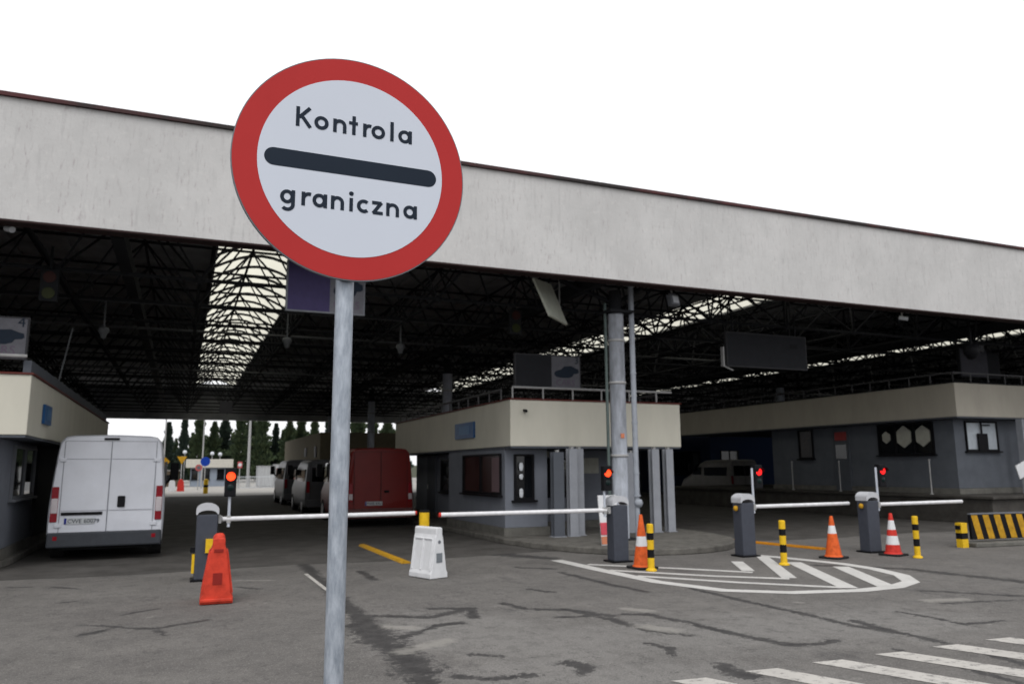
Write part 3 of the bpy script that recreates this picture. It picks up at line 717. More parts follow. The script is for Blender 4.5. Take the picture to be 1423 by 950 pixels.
def stroke(mb, pts, wd, n):
    cl = (abs(pts[0][0] - pts[-1][0]) + abs(pts[0][1] - pts[-1][1])) < 1e-4
    P = [Vector(p) for p in pts]
    if cl: P = P[:-1]
    m = len(P); vs = []
    for i in range(m):
        a = P[i - 1] if (cl or i > 0) else P[i]; b = P[(i + 1) % m] if (cl or i < m - 1) else P[i]
        d1 = (P[i] - a).normalized() if (P[i] - a).length > 0 else (b - P[i]).normalized(); d2 = (b - P[i]).normalized() if (b - P[i]).length > 0 else d1
        t = (d1 + d2).normalized(); nn = Vector((-t.y, t.x)); k = 1 / max(0.5, nn.dot(Vector((-d1.y, d1.x))))
        vs.append(SP(*(P[i] + nn * wd / 2 * k), n)); vs.append(SP(*(P[i] - nn * wd / 2 * k), n))
    fs = [(2 * i, 2 * i + 1, (2 * i + 3) % (2 * m), (2 * i + 2) % (2 * m)) for i in range(m if cl else m - 1)]
    mb.add(vs, fs)
def word(name, items, base, xh):
    mb = MB(); lev = 0.0032
    for ch, x0, x1 in items:
        nw, ss = GL[ch]; sx = (x1 - x0) / nw
        for s_ in ss:
            stroke(mb, [(x0 + px * sx, base + py * xh) for px, py in s_], SW * xh * (1 if ch != 'i' or len(s_) < 5 else 0.75), lev); lev += 0.00012
            if lev > 0.0038: lev = 0.0032
    return mb.build(name, INK, face)
word('lettering', [('K', -0.1993, -0.148), ('o', -0.138, -0.090), ('n', -0.0745, -0.0290), ('t', -0.0205, 0.0105), ('r', 0.0292, 0.0560), ('o', 0.0585, 0.1070), ('l', 0.1260, 0.1378), ('a', 0.1545, 0.2050)], 0.119, 0.049)
word('lettering', [('g', -0.240, -0.192), ('r', -0.1716, -0.1425), ('a', -0.1355, -0.087), ('n', -0.0744, -0.030), ('i', -0.0120, 0.0000), ('c', 0.0137, 0.0548), ('z', 0.0650, 0.1040), ('n', 0.1155, 0.1615), ('a', 0.1764, 0.2262)], -0.158, 0.048)
MB().tube((0, 0.0, 0), (0, 0.0, 2.98), 0.0305, 32).build('pole', GALV, sg)
MB().box(-0.05, 0.05, -0.034, -0.0315, 2.80, 2.83).box(-0.05, 0.05, -0.034, -0.0315, 2.44, 2.47).build('clamp', EDGE, sg)

# ================================================================== BARRIER GATES
def barrier(x, y, arm_dx, label, flasher=None, box_=False, rot=0.0):
    t = thing('barrier_gate', label, 'barrier gate', (x, y, 0), rot, group='automatic barriers across the lanes')
    w_, d_ = 0.15, 0.13
    pr = []
    MB().prism([(-w_, -d_), (w_, -d_), (w_, d_), (-w_, d_)], 'z', 0.02, 0.98).build('cabinet', CAB, t, bevel=0.02, seg=3)
    # arched hood: pale cap whose lower edge curves up over the front
    cp = MB(); n = 14
    for f_, yy in ((0, -d_ - 0.008), (1, d_ + 0.008)):
        pass
    prof = [(-w_ - 0.012, 0.98)] + [(-(w_ + 0.012) * math.cos(math.pi * k / n), 1.05 + 0.10 * math.sin(math.pi * k / n)) for k in range(n + 1)] + [(w_ + 0.012, 0.98)]
    low = [((w_ - 0.01) * math.cos(math.pi * k / n), 0.985 + 0.06 * math.sin(math.pi * k / n)) for k in range(n + 1)]
    cp.prism(prof + low, 'y', -d_ - 0.01, d_ + 0.01)
    cp.build('hood', CABTOP, t)
    MB().box(-w_ - 0.05, w_ + 0.05, -d_ - 0.05, d_ + 0.05, 0.004, 0.03).build('base_plate', BLK, t)
    s_ = 1 if arm_dx > 0 else -1
    zz = 0.90
    am = MB().tube((s_ * (w_ + 0.06), 0, zz), (arm_dx, 0, zz + 0.005), 0.036, 14).build('arm', ARMW, t)
    if not flasher: MB().tube((arm_dx, 0, zz + 0.005), (arm_dx + s_ * 0.03, 0, zz + 0.005), 0.037, 14).build('arm_tip', CONERED, am)
    MB().tube((s_ * w_, 0, zz), (s_ * (w_ + 0.07), 0, zz), 0.05, 12).box(s_ * (w_ + 0.03) - 0.02, s_ * (w_ + 0.03) + 0.02, -0.06, 0.06, zz - 0.06, zz + 0.06).build('arm_pivot', RAILMET, t)
    if flasher:
        MB().lathe([(0, -0.05), (0.035, -0.04), (0.045, 0), (0.035, 0.04), (0, 0.05)], (-s_ * (w_ + 0.045), -0.02, 0.88), 12).build('flasher', DULLYEL, t)
    if box_:
        MB().box(-0.01, 0.12, -d_ - 0.08, -d_ - 0.002, 0.42, 0.62).build('control_box', YEL, t)
        MB().box(-w_ - 0.04, -w_ - 0.002, -0.1, 0.02, 0.12, 0.40).build('side_guard', YEL, t); MB().box(-w_ - 0.07, -w_ - 0.002, -0.1, 0.02, 0.423, 0.5).build('side_guard_cap', BLK, t)
    return t
def signal(x, y, side, label, lit):
    t = thing('traffic_light', label, 'traffic light', (x, y, 0), group='small red signals by the barriers')
    MB().tube((0, 0, 0.78), (0, 0, 1.62 if side else 1.25), 0.022, 8).build('pole', PIPEGREY, t)
    hx_ = 0.11 * side
    hd = MB().box(hx_ - 0.085, hx_ + 0.085, -0.07, 0.05, 1.24, 1.68).build('housing', BLK, t, bevel=0.015)
    MB().lathe([(0, 0.02), (0.045, 0.015), (0.068, 0.0)], (0, 0, 0), 18).build('lens', lit, hd)
    ln = [o for o in kids(hd)][0]; ln.location = (hx_, -0.074, 1.55); ln.rotation_euler = (rad(90), 0, 0)
    l2 = MB().lathe([(0, 0.012), (0.035, 0.01), (0.05, 0.0)], (0, 0, 0), 16).build('lens', mat('dark_lens', (0.006, 0.016, 0.016), 0.3), hd); l2.location = (hx_, -0.074, 1.38); l2.rotation_euler = (rad(90), 0, 0)
    v = MB(); n = 8
    for k in range(n): 
        a0, a1 = math.pi * k / n, math.pi * (k + 1) / n
        v.add([(hx_ + 0.074 * math.cos(a0), -0.07, 1.55 + 0.074 * math.sin(a0)), (hx_ + 0.074 * math.cos(a1), -0.07, 1.55 + 0.074 * math.sin(a1)), (hx_ + 0.074 * math.cos(a1), -0.15, 1.55 + 0.074 * math.sin(a1)), (hx_ + 0.074 * math.cos(a0), -0.15, 1.55 + 0.074 * math.sin(a0))], [(0, 1, 2, 3)])
    v.build('visor', BLK, hd)
    MB().box(-0.03, 0.03, -0.03, 0.03, 0.84, 0.95).build('bracket', RAILMET, t)
    return t
barrier(0.41, 13.1, 3.29, 'barrier with yellow box on its cabinet, behind the red plastic divider', None, True)
barrier(7.24, 12.4, -3.3, 'barrier in front of the grey column, arm reaching left', None)
barrier(9.80, 12.1, 2.62, 'barrier just right of the kerbed island tip, arm reaching right', True)
barrier(12.40, 11.6, 2.62, 'rightmost barrier, between the last two cones', True)
signal(0.72, 13.1, 0, 'signal glowing orange red above the leftmost barrier arm', REDLIT)
signal(6.99, 12.4, 0.4, 'signal glowing orange red in front of the column', REDLIT)
signal(10.03, 12.08, 1, 'signal glowing deep red beside the barrier at the island tip', REDLIT2)
signal(12.66, 11.58, 1, 'signal glowing deep red beside the rightmost barrier', REDLIT2)
# yellow and black rest post between the two arms
def banded(name, label, x, y, r, h, bands, cat='bollard', group=None, flange=True):
    t = thing(name, label, cat, (x, y, 0), group=group)
    m = MB(); z = 0.02
    for i, (hh, mi) in enumerate(bands):
        m.lathe([(r, z), (r, z + hh)], (0, 0, 0), 20, mi); z += hh
    m.lathe([(r, z), (r * 0.8, z + 0.012), (0, z + 0.016)], (0, 0, 0), 20, bands[-1][1])
    m.build('post_body', [YEL, BLK], t)
    if flange: MB().lathe([(r * 1.6, 0.004), (r * 1.6, 0.025), (r * 1.02, 0.05)], (0, 0, 0), 20).build('foot_flange', YEL, t)
    return t
banded('rest_post', 'stout yellow and black post between the two long arms, behind the white divider', 3.84, 13.0, 0.085, 1.0, [(0.3, 0), (0.37, 1), (0.23, 0), (0.03, 1)], 'post')
BB = [(0.19, 0), (0.13, 1), (0.15, 0), (0.11, 1), (0.13, 0)]
banded('bollard', 'yellow and black bollard standing in front of the tallest orange cone', 7.07, 11.07, 0.055, 0.7, BB, group='yellow and black bollards')
banded('bollard', 'yellow and black bollard on the painted island, in front of the yellow kerb', 9.5, 10.75, 0.055, 0.7, BB, group='yellow and black bollards')
banded('bollard', 'yellow and black bollard right of the two banded cone, at the lanes edge', 12.36, 10.52, 0.052, 0.7, BB, group='yellow and black bollards')

def cone(label, x, y, h, mats, bands, rz=0.1):
    t = thing('traffic_cone', label, 'traffic cone', (x, y, 0), rz, group='traffic cones')
    r0, r1 = 0.15, 0.028
    m = MB(); zs = [0.045] + sorted({b for bd in bands for b in bd[:2]}) + [h]
    R = lambda z: r0 + (r1 - r0) * (z / h)
    for a, b in zip(zs[:-1], zs[1:]):
        mi = 1 if any(bd[0] <= a + 1e-6 and b <= bd[1] + 1e-6 for bd in bands) else 0
        m.lathe([(R(a), a), (R(b), b)], (0, 0, 0), 24, mi)
    m.lathe([(R(h), h), (R(h) * 0.7, h + 0.01), (0, h + 0.011)], (0, 0, 0), 24, 0)
    m.lathe([(R(0.045) + 0.02, 0.035), (R(0.045) + 0.012, 0.05), (R(0.06), 0.062)], (0, 0, 0), 24, 0)
    m.build('cone_body', mats, t)
    MB().prism([(-0.17, -0.2), (0.17, -0.2), (0.2, -0.17), (0.2, 0.17), (0.17, 0.2), (-0.17, 0.2), (-0.2, 0.17), (-0.2, -0.17)], 'z', 0.006, 0.036).build('cone_base', RUBBER, t, bevel=0.006)
cone('tallest orange cone, behind a bollard beside the column', 7.12, 11.42, 0.86, [ORANGE, WHITEPL], [(0.36, 0.52)])
cone('orange cone with one white band right of the painted island', 11.0, 11.15, 0.74, [ORANGE, WHITEPL], [(0.44, 0.58)], 0.3)
cone('red cone with two white bands beside the rightmost barrier', 12.33, 11.02, 0.76, [CONERED, WHITEPL], [(0.2, 0.36), (0.47, 0.64)], 0.2)

# ---- plastic divider blocks (pyramid shaped barriers)
def divider(name, label, loc, rz, m, L, wb, wt, h, patch, rib=True):
    t = thing(name, label, 'plastic barrier', loc, rz)
    # end profile in x (width), extruded along y
    pf = [(-wb / 2, 0), (-wb / 2, 0.07), (-wb / 2 * 0.86, 0.12), (-wt / 2 * 1.25, h * 0.8), (-wt / 2, h * 0.86), (-wt / 2, h - 0.02), (-wt / 2 + 0.02, h), (wt / 2 - 0.02, h), (wt / 2, h - 0.02), (wt / 2, h * 0.86), (wt / 2 * 1.25, h * 0.8), (wb / 2 * 0.86, 0.12), (wb / 2, 0.07), (wb / 2, 0)]
    MB().prism([(x, z + 0.006) for x, z in pf], 'y', -L / 2, L / 2).build('body', m, t, bevel=0.015, seg=3)
    e = MB(); s2 = MB()
    e.box(-0.055, 0.055, -L / 2 - 0.006, -L / 2 + 0.002, 0.24, 0.38)
    e.build('filler_plate', patch, t)
    if 'white' in label: MB().tube((0, -L / 2 - 0.005, h * 0.72), (0, -L / 2 + 0.005, h * 0.72), 0.028, 12).build('plug', EDGE, t)
    # sunk side panels, drawn as raised edge ribs
    for sx in (-1, 1):
        r_ = MB(); n_ = 2
        for k in range(n_ + 1):
            y = -L / 2 + 0.05 + (L - 0.1) * k / n_
            a = Vector((sx * (wb / 2 * 0.86 + 0.004), y, 0.13)); b = Vector((sx * (wt / 2 * 1.25 + 0.004), y, h * 0.78)); r_.tube(a, b, 0.02, 6)
        r_.tube((sx * (wt / 2 * 1.25 + 0.004), -L / 2 + 0.05, h * 0.78), (sx * (wt / 2 * 1.25 + 0.004), L / 2 - 0.05, h * 0.78), 0.018, 6)
        r_.build('side_rib', m, t)
    return t
divider('divider_block', 'red plastic divider block in front of the leftmost barrier', (0.50, 10.95, 0), rad(-2), REDPL, 0.5, 0.39, 0.15, 0.80, mat('dull_red_plate', (0.26, 0.02, 0.015), 0.6))
MB_ = [o for o in bpy.data.objects if o.name.startswith('divider_block')][0]
MB().lathe([(0.07, 0.79), (0.065, 0.83), (0.04, 0.855), (0, 0.86)], (0, -0.12, 0), 14).build('top_knob', REDPL, MB_)
MB().box(-0.19, 0.19, -0.275, -0.245, 0.03, 0.075).build('base_lip', REDPL, MB_, bevel=0.012)
MB().box(-0.055, 0.055, -0.258, -0.249, 0.63, 0.67).build('grip_slot', MATS['dull_red_plate'], MB_, bevel=0.004)
divider('divider_block', 'white plastic divider block below the gap between the arms', (3.60, 11.95, 0), rad(20), WHITEPL, 0.56, 0.33, 0.12, 0.755, mat('grey_filler_plate', (0.18, 0.20, 0.22), 0.6))

# yellow wheel stops
def wheelstop(p, q_, label, m):
    p = Vector(p); q_ = Vector(q_); L = (q_ - p).length; a = math.atan2(q_.y - p.y, q_.x - p.x)
    t = thing('wheel_stop', label, 'kerb strip', (p.x, p.y, 0), a)
    n = max(2, int(L / 0.9))
    for k in range(n):
        MB().prism([(-0.085, 0.004), (-0.065, 0.035), (-0.03, 0.045), (0.03, 0.045), (0.065, 0.035), (0.085, 0.004)], 'x', L * k / n, L * (k + 1) / n - 0.012).build('segment', m, t)
wheelstop((3.72, 17.3), (3.75, 13.75), 'low yellow wheel stop strip between the two centre left lanes', DULLYEL)
p1 = gz(1007, 747, 0.05); p2 = gz(1146, 760, 0.05)
wheelstop(p1, p2, 'low orange yellow strip behind the barrier at the island tip', mat('orange_yellow_paint', (0.50, 0.20, 0.01), 0.6, var=0.2))

# striped crash barrier at the right
sb = thing('striped_barrier', 'long low yellow and black striped barrier at the right edge', 'barrier', (14.95, 11.5, 0), rad(-6))
L = 3.4
MB().box(0.1, L, -0.03, 0.03, 0.14, 0.64).build('panel', BLK, sb)
sm = MB(); x = 0.12
while x < L - 0.25:
    sm.prism([(x, 0.63), (x + 0.16, 0.63), (x + 0.28, 0.15), (x + 0.12, 0.15)], 'y', -0.034, -0.0315); x += 0.30
sm.build('diagonal_stripes', DULLYEL, sb)
MB().box(0.0, L + 0.1, -0.22, 0.22, 0.0, 0.09).build('base', BASECONC, sb, bevel=0.02)
MB().box(0.1, L, -0.04, 0.04, 0.642, 0.67).build('top_rail', EDGE, sb)
t = thing('marker_post', 'square yellow and black marker at the end of the striped barrier', 'post', (14.74, 11.45, 0))
m = MB(); z = 0.0
for hh, mi in ((0.17, 0), (0.12, 1), (0.14, 0), (0.06, 0)): m.box(-0.085, 0.085, -0.07, 0.07, z, z + hh, mi); z += hh
m.build('post_body', [YEL, BLK], t); MB().box(-0.11, -0.086, -0.05, 0.05, 0.36, 0.44).build('reflector', BLK, t)
# folded white notice at the right edge
t = thing('notice_board', 'white tilted notice at the far right edge on a thin post', 'notice', (22.15, 15.35, 0.78))
MB().tube((0.4, 0, 0), (0.4, 0, 0.6), 0.025, 8).build('post', RAILMET, t); MB().obox((0.4, -0.02, 0.75), (0.94, 0, 0.34), (-0.34, 0, 0.94), (0, 1, 0), 0.6, 0.4, 0.03).build('panel', WHITEPL, t)

# ================================================================== VANS
def text_mesh(name, body, size, m, parent, loc, rot=(math.pi / 2, 0, 0), align='LEFT'):
    cu = bpy.data.curves.new(name, 'FONT'); cu.body = body; cu.size = size; cu.align_x = align; cu.resolution_u = 3; cu.extrude = 0.001
    o = bpy.data.objects.new('tmp', cu); COL.objects.link(o)
    dg = bpy.context.evaluated_depsgraph_get(); me = bpy.data.meshes.new_from_object(o.evaluated_get(dg))
    bpy.data.objects.remove(o); bpy.data.curves.remove(cu)
    me.materials.clear(); me.materials.append(m)
    q_ = bpy.data.objects.new(name, me); COL.objects.link(q_); q_.parent = parent; q_.location = loc; q_.rotation_euler = rot
    return q_

def van(label, loc, rz, W, Hh, Lg, paint, style, plate=None, group='vans queuing under the canopy'):
    """rear face at y=0 looking towards -y"""
    t = thing('van', label, 'van', loc, rz, group)
    hw = W / 2; z0 = 0.26
    def section(y, top, ws, bot=z0, shear=0.0):
        P = []
        zs = np.linspace(0, 1, 15)
        side = []
        for s_ in zs:
            z = bot + (top - bot) * s_
            rel = (z - 0.9) / (Hh - 0.9)
            x = hw * ws * (1 - 0.115 * max(0, rel) ** 1.35 - (0.03 if z < 0.5 else 0) * (0.5 - min(z, 0.5)) / 0.24)
            side.append([x, z])
        # rounded shoulder
        xr = side[-1][0]; rr_ = 0.17
        side = [s_ for s_ in side if s_[1] < top - rr_]
        for k in range(7):
            a = math.pi / 2 * k / 6
            side.append([xr - rr_ + rr_ * math.cos(a) + (1 - k / 6) * 0.012, top - rr_ + rr_ * math.sin(a)])
        crown = [[xr * (1 - k / 5) * 0.82, top + 0.02 * (k / 4)] for k in range(1, 5)]
        right = side + crown
        pts = [(x, z) for x, z in right] + [(-x, z) for x, z in right[::-1]]
        return [(x, y + max(0, z - 0.9) * shear, z) for x, z in pts]
    # stations share one topology: fixed count built by resampling on height fraction
    def ring(y, top, ws, shear):
        s_ = section(y, top, ws, z0, shear)
        # resample to fixed count
        s_ = [Vector(p) for p in s_]; d = [0]
        for a, b in zip(s_[:-1], s_[1:]): d.append(d[-1] + (b - a).length)
        n = 48; o_ = []
        for k in range(n):
            u = d[-1] * k / (n - 1); j = 0
            while j < len(d) - 2 and d[j + 1] < u: j += 1
            f = (u - d[j]) / max(1e-9, d[j + 1] - d[j]); o_.append(s_[j].lerp(s_[j + 1], min(1, f)))
        return o_
    sh = 0.055
    st_ = [(0.0, Hh - 0.035, 0.965, sh), (0.035, Hh - 0.01, 0.99, sh), (0.10, Hh, 1.0, sh * 0.9), (0.8, Hh + 0.01, 1.0, 0), (Lg - 2.1, Hh, 1.0, 0), (Lg - 1.75, Hh - 0.12, 0.995, 0),
           (Lg - 1.35, Hh - 0.45, 0.98, 0), (Lg - 0.85, max(1.25, Hh - 1.15), 0.96, 0), (Lg - 0.25, 1.05, 0.92, 0), (Lg, 0.8, 0.86, 0)]
    rings = [ring(*s_) for s_ in st_]
    mb = MB(); n = 48
    vs = [p for r in rings for p in r]
    fs = []
    for j in range(len(rings) - 1):
        for k in range(n - 1): fs.append((j * n + k, j * n + k + 1, (j + 1) * n + k + 1, (j + 1) * n + k))
        fs.append((j * n + n - 1, j * n, (j + 1) * n, (j + 1) * n + n - 1))
    mb.add(vs, fs, smooth=True)
    mb.add(rings[0], [tuple(range(n))]); mb.add(rings[-1], [tuple(range(n))[::-1]])
    mb.build('body', paint, t)
    # windscreen
    def slab(name, c, u, v, a, b, m, th=0.012):
        u = Vector(u).normalized(); v = Vector(v).normalized(); return MB().obox(c, u, v, u.cross(v), a, b, th).build(name, m, t)
    tl = Vector((0, Lg - 0.95, max(1.35, Hh - 1.05))); tp = Vector((0, Lg - 1.62, Hh - 0.22)); slab('windscreen', (tl + tp) / 2 + Vector((0, 0.04, 0.06)), (1, 0, 0), tp - tl, W * 0.82, (tp - tl).length * 0.95, GLASS)
    for sx in (-1, 1):
        MB().prism([(Lg - 1.95, 1.25), (Lg - 1.2, 1.25), (Lg - 1.5, min(Hh - 0.35, 1.85)), (Lg - 1.95, min(Hh - 0.35, 1.85))], 'x', sx * hw * 0.945, sx * (hw + 0.004)).build('side_window', GLASS, t)
        mr = MB().obox((sx * (hw + 0.17), Lg - 1.3, 1.62), (1, 0, 0), (0, 0, 1), (0, 1, 0), 0.19, 0.42, 0.12).build('wing_mirror', BLK, t, bevel=0.02)
        MB().tube((sx * (hw - 0.03), Lg - 1.3, 1.3), (sx * (hw + 0.12), Lg - 1.3, 1.5), 0.025, 6).build('mirror_arm', BLK, mr)
        for wy in (0.95, Lg - 0.95):
            wo = MB().tube((sx * (hw - 0.24), wy, 0.335), (sx * (hw - 0.015), wy, 0.335), 0.335, 28).build('wheel', RUBBER, t, bevel=0.025)
            MB().tube((sx * (hw - 0.02), wy, 0.335), (sx * (hw - 0.008), wy, 0.335), 0.2, 20).build('rim', RIM, wo)
    MB().box(-hw * 0.8, hw * 0.8, 0.15, Lg - 0.3, 0.2, 0.3).build('underbody', BLK, t)
    ys = lambda z: max(0, z - 0.9) * sh - 0.002
    # rear details
    seam = SEAMG if style == 'white' else SEAM
    def rq(name, x0, x1, z0_, z1_, m, d=0.006, bev=0.0, par=None):
        y0a, y1a = ys(z0_), ys(z1_)
        vs_ = [(x0, y0a - d, z0_), (x1, y0a - d, z0_), (x1, y0a + 0.01, z0_), (x0, y0a + 0.01, z0_), (x0, y1a - d, z1_), (x1, y1a - d, z1_), (x1, y1a + 0.01, z1_), (x0, y1a + 0.01, z1_)]
        return MB().add(vs_, [(0, 3, 2, 1), (4, 5, 6, 7), (0, 1, 5, 4), (1, 2, 6, 5), (2, 3, 7, 6), (3, 0, 4, 7)]).build(name, m, par or t, bevel=bev)
    dw = hw * 0.80
    sm_ = MB()
    def sq(x0, x1, za, zb, d=0.003):
        cuts = [za] + ([0.9] if za < 0.9 < zb else []) + [zb]
        for a_, b_ in zip(cuts[:-1], cuts[1:]):
            sm_.add([(x0, ys(a_) - d, a_), (x1, ys(a_) - d, a_), (x1, ys(b_) - d, b_), (x0, ys(b_) - d, b_)], [(0, 1, 2, 3)])
    ztop = Hh - 0.10
    sq(-0.008, 0.008, 0.53, ztop); sq(-dw - 0.006, -dw + 0.006, 0.53, ztop, 0.0035); sq(dw - 0.006, dw + 0.006, 0.53, ztop, 0.0035); sq(-dw + 0.007, -0.009, ztop - 0.008, ztop); sq(0.009, dw - 0.007, ztop - 0.008, ztop)
    sm_.build('door_seam', SEAM if style != 'white' else SEAMG, t)
    bm_ = rq('bumper', -hw * 0.975, hw * 0.975, 0.265, 0.535, VANPL if style == 'white' else (VANS if style == 'silver' else mat('grey_red_bumper', (0.13, 0.06, 0.06), 0.5)), 0.09, 0.03)
    if style == 'white':
        c_ = MB()
        for zc in (1.87, 0.92):
            c_.add([(-dw + 0.02, ys(zc) - 0.004, zc - 0.006), (-0.02, ys(zc) - 0.004, zc - 0.006), (-0.02, ys(zc) - 0.004, zc + 0.006), (-dw + 0.02, ys(zc) - 0.004, zc + 0.006)], [(0, 1, 2, 3)])
            c_.add([(0.02, ys(zc) - 0.004, zc - 0.006), (dw - 0.02, ys(zc) - 0.004, zc - 0.006), (dw - 0.02, ys(zc) - 0.004, zc + 0.006), (0.02, ys(zc) - 0.004, zc + 0.006)], [(0, 1, 2, 3)])
        c_.build('door_crease', mat('crease_shadow_grey', (0.40, 0.41, 0.46), 0.6), t)
        rq('door_handle', 0.16, 0.29, 0.97, 1.18, BLK, 0.03, 0.02); rq('handle_strip', -0.76, -0.08, 0.84, 0.895, BLK, 0.025, 0.01)
        rq('high_brake_light', -0.14, 0.12, ztop + 0.02, ztop + 0.06, SEAM, 0.02)
        for sx in (-1, 1):
            for zc in (0.62, 1.82): rq('hinge', sx * dw - 0.04 if sx > 0 else -dw - 0.07, sx * dw + 0.07 if sx > 0 else -dw + 0.04, zc, zc + 0.07, paint, 0.025, 0.008)
    if plate:
        px0, pz = plate[1], plate[2]
        po = rq('number_plate', px0, px0 + 0.5, pz, pz + 0.11, PLATE, 0.014); rq('plate_band', px0 + 0.002, px0 + 0.04, pz + 0.002, pz + 0.108, PLATEB, 0.016, par=po)
        text_mesh('plate_lettering', plate[0], 0.105, INK, po, (px0 + 0.055, ys(pz) - 0.018, pz + 0.018))
    for sx in (-1, 1):
        def lamp(z0_, z1_, m, nm):
            a_ = hw * 0.835; b_ = hw * 0.955
            x0, x1 = (a_, b_) if sx > 0 else (-b_, -a_)
            return rq(nm, x0, x1, z0_, z1_, m, 0.02, 0.012)
        if style == 'white': l_ = lamp(0.72, 1.36, TAILR, 'tail_light'); rq('lamp_segment', *( (hw * 0.84, hw * 0.95) if sx > 0 else (-hw * 0.95, -hw * 0.84)), 0.88, 1.15, TAILW, 0.024, 0.01, par=l_)
        elif style == 'red': l_ = lamp(0.72, 1.25, TAILR, 'tail_light'); rq('lamp_segment', *( (hw * 0.84, hw * 0.95) if sx > 0 else (-hw * 0.95, -hw * 0.84)), 0.78, 0.95, TAILW, 0.024, 0.01, par=l_)
        else: lamp(0.8, 1.2, TAILR, 'tail_light')
        if style == 'white':
            rq('reflector', *((hw * 0.80, hw * 0.87) if sx > 0 else (-hw * 0.87, -hw * 0.80)), 0.40, 0.47, TAILR, 0.095)
    if style == 'silver':
        rq('rear_window', -dw + 0.05, -0.03, 1.2, Hh - 0.28, GLASS, 0.008); rq('rear_window', 0.03, dw - 0.05, 1.2, Hh - 0.28, GLASS, 0.008)
        for sx in (-1, 1):
            MB().prism([(0.35, 1.2), (Lg - 2.2, 1.2), (Lg - 2.2, Hh - 0.35), (0.35, Hh - 0.35)], 'x', sx * hw * 0.93, sx * (hw - 0.012)).build('side_window', GLASS, t)
    if style == 'red':
        rq('door_handle', 0.10, 0.24, 0.98, 1.04, BLK, 0.03, 0.01)
    return t
van('white high roof panel van with plain rear doors, beside the left booth', (-1.245, 16.75, 0), rad(0.8), 1.96, 2.31, 5.4, VANW, 'white', ('CWE 60079', -0.70, 0.68))
van('dark red panel van with closed rear doors behind the sign pole', (5.34, 22.5, 0), 0, 1.94, 2.24, 5.2, VANR, 'red', ('PWE 8901', -0.45, 0.62))
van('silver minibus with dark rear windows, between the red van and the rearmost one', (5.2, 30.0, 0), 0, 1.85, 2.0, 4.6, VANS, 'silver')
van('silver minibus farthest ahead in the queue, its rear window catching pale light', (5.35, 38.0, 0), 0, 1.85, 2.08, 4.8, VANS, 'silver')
van('pale minivan standing in the dark beyond the raised booth', (26.15, 32.0, 0), 0, 1.8, 1.98, 4.4, mat('pale_grey_paint', (0.28, 0.27, 0.26), 0.4), 'silver', group='vans queuing under the canopy')

# ================================================================== SIGN BOARDS ON THE BOOTH ROOFS AND UNDER THE CANOPY
CAR = [(0.02, 0.30), (0.03, 0.42), (0.10, 0.52), (0.30, 0.62), (0.42, 0.80), (0.70, 0.84), (0.86, 0.72), (0.98, 0.66), (1.0, 0.48), (0.94, 0.40), (0.80, 0.38), (0.74, 0.22), (0.60, 0.14), (0.30, 0.12), (0.10, 0.18)]
def lane_board(label, x0, y, z0, wd, hh, num, white=BOARDW, rz=0, dark=BOARDP, txt=True):
    t = thing('lane_board', label, 'sign board', (x0, y, z0), rz, group='lane boards over the lanes')
    b = MB().box(0, wd, -0.05, 0.05, 0, hh).build('board_box', EDGE if label.startswith('purple') else mat('board_frame_dark', (0.045, 0.045, 0.05), 0.7), t)
    if white:
        MB().box(0.03, wd * 0.545, -0.054, -0.0505, 0.03, hh - 0.03).build('dark_panel', dark, b)
        MB().box(wd * 0.55, wd - 0.03, -0.054, -0.0505, 0.03, hh - 0.03).build('pale_panel', white, b)
        cx0, cx1 = wd * 0.58, wd * 0.97
        pl = [(cx0 + (cx1 - cx0) * a, hh * 0.28 + hh * 0.50 * c) for a, c in CAR]
        MB().prism(pl, 'y', -0.058, -0.0545).build('car_silhouette', INK, b)
        if num: text_mesh('lane_number', num, 0.24, INK, b, (wd * 0.97, -0.058, hh * 0.77), align='RIGHT')
        text_mesh('caption', 'CARS', 0.21, mat('caption_ink', (0.12, 0.09, 0.13), 0.6), b, (wd * 0.76, -0.058, hh * 0.12), align='CENTER')
    return t
lane_board('pale board numbered 4 with car outline above the left booth', -4.33, 15.45, 3.53, 1.77, 0.74, '4')
lane_board('board numbered 3 with car outline above the central booth', 7.10, 16.75, 3.5, 1.74, 0.83, '3', BOARDW, dark=BOARDD)
lane_board('purple and pale board hanging behind the round sign', 1.62, 14.75, 4.57, 1.48, 0.98, None)
for ob in [o for o in bpy.data.objects if o.name.startswith('lane_board') and abs(o.location.z - 4.57) < 0.01]:
    MB().tube((0.2, 0, 0.98), (0.2, 0.1, 1.5), 0.02, 6).build('hanger', RAILMET, ob); MB().tube((1.3, 0, 0.98), (1.3, 0.1, 1.5), 0.02, 6).build('hanger', RAILMET, ob)
t = lane_board('blank dark board hanging left of the raised booth', 12.62, 15.95, 4.16, 2.62, 0.90, None, None)
MB().box(0.03, 2.59, -0.056, -0.052, 0.03, 0.87).build('blank_panel', BOARDD, t); MB().box(2.05, 2.3, -0.06, -0.057, 0.55, 0.68).build('printed_mark', BLK, t)
MB().tube((0.25, 0, 0.9), (0.25, 0, 1.5), 0.025, 6).build('hanger', DARKMET, t); MB().tube((2.3, 0, 0.9), (2.3, 0, 1.5), 0.025, 6).build('hanger', DARKMET, t)
MB().box(-0.12, -0.08, -0.05, 0.05, 0.0, 0.5).tube((-0.1, 0, 0.02), (0.05, -0.2, -0.12), 0.02, 6).build('bracket', RAILMET, t)
t = thing('lane_board', 'dim square board with a dark blotch above the raised booth', 'sign board', (23.0, 17.4, 4.45), group='lane boards over the lanes')
MB().box(0, 1.9, -0.05, 0.05, 0, 0.98).build('board_box', BOARDD, t); MB().box(0.05, 1.3, -0.056, -0.052, 0.05, 0.93).build('pale_panel', mat('dim_board', (0.055, 0.055, 0.07), 0.6), t)
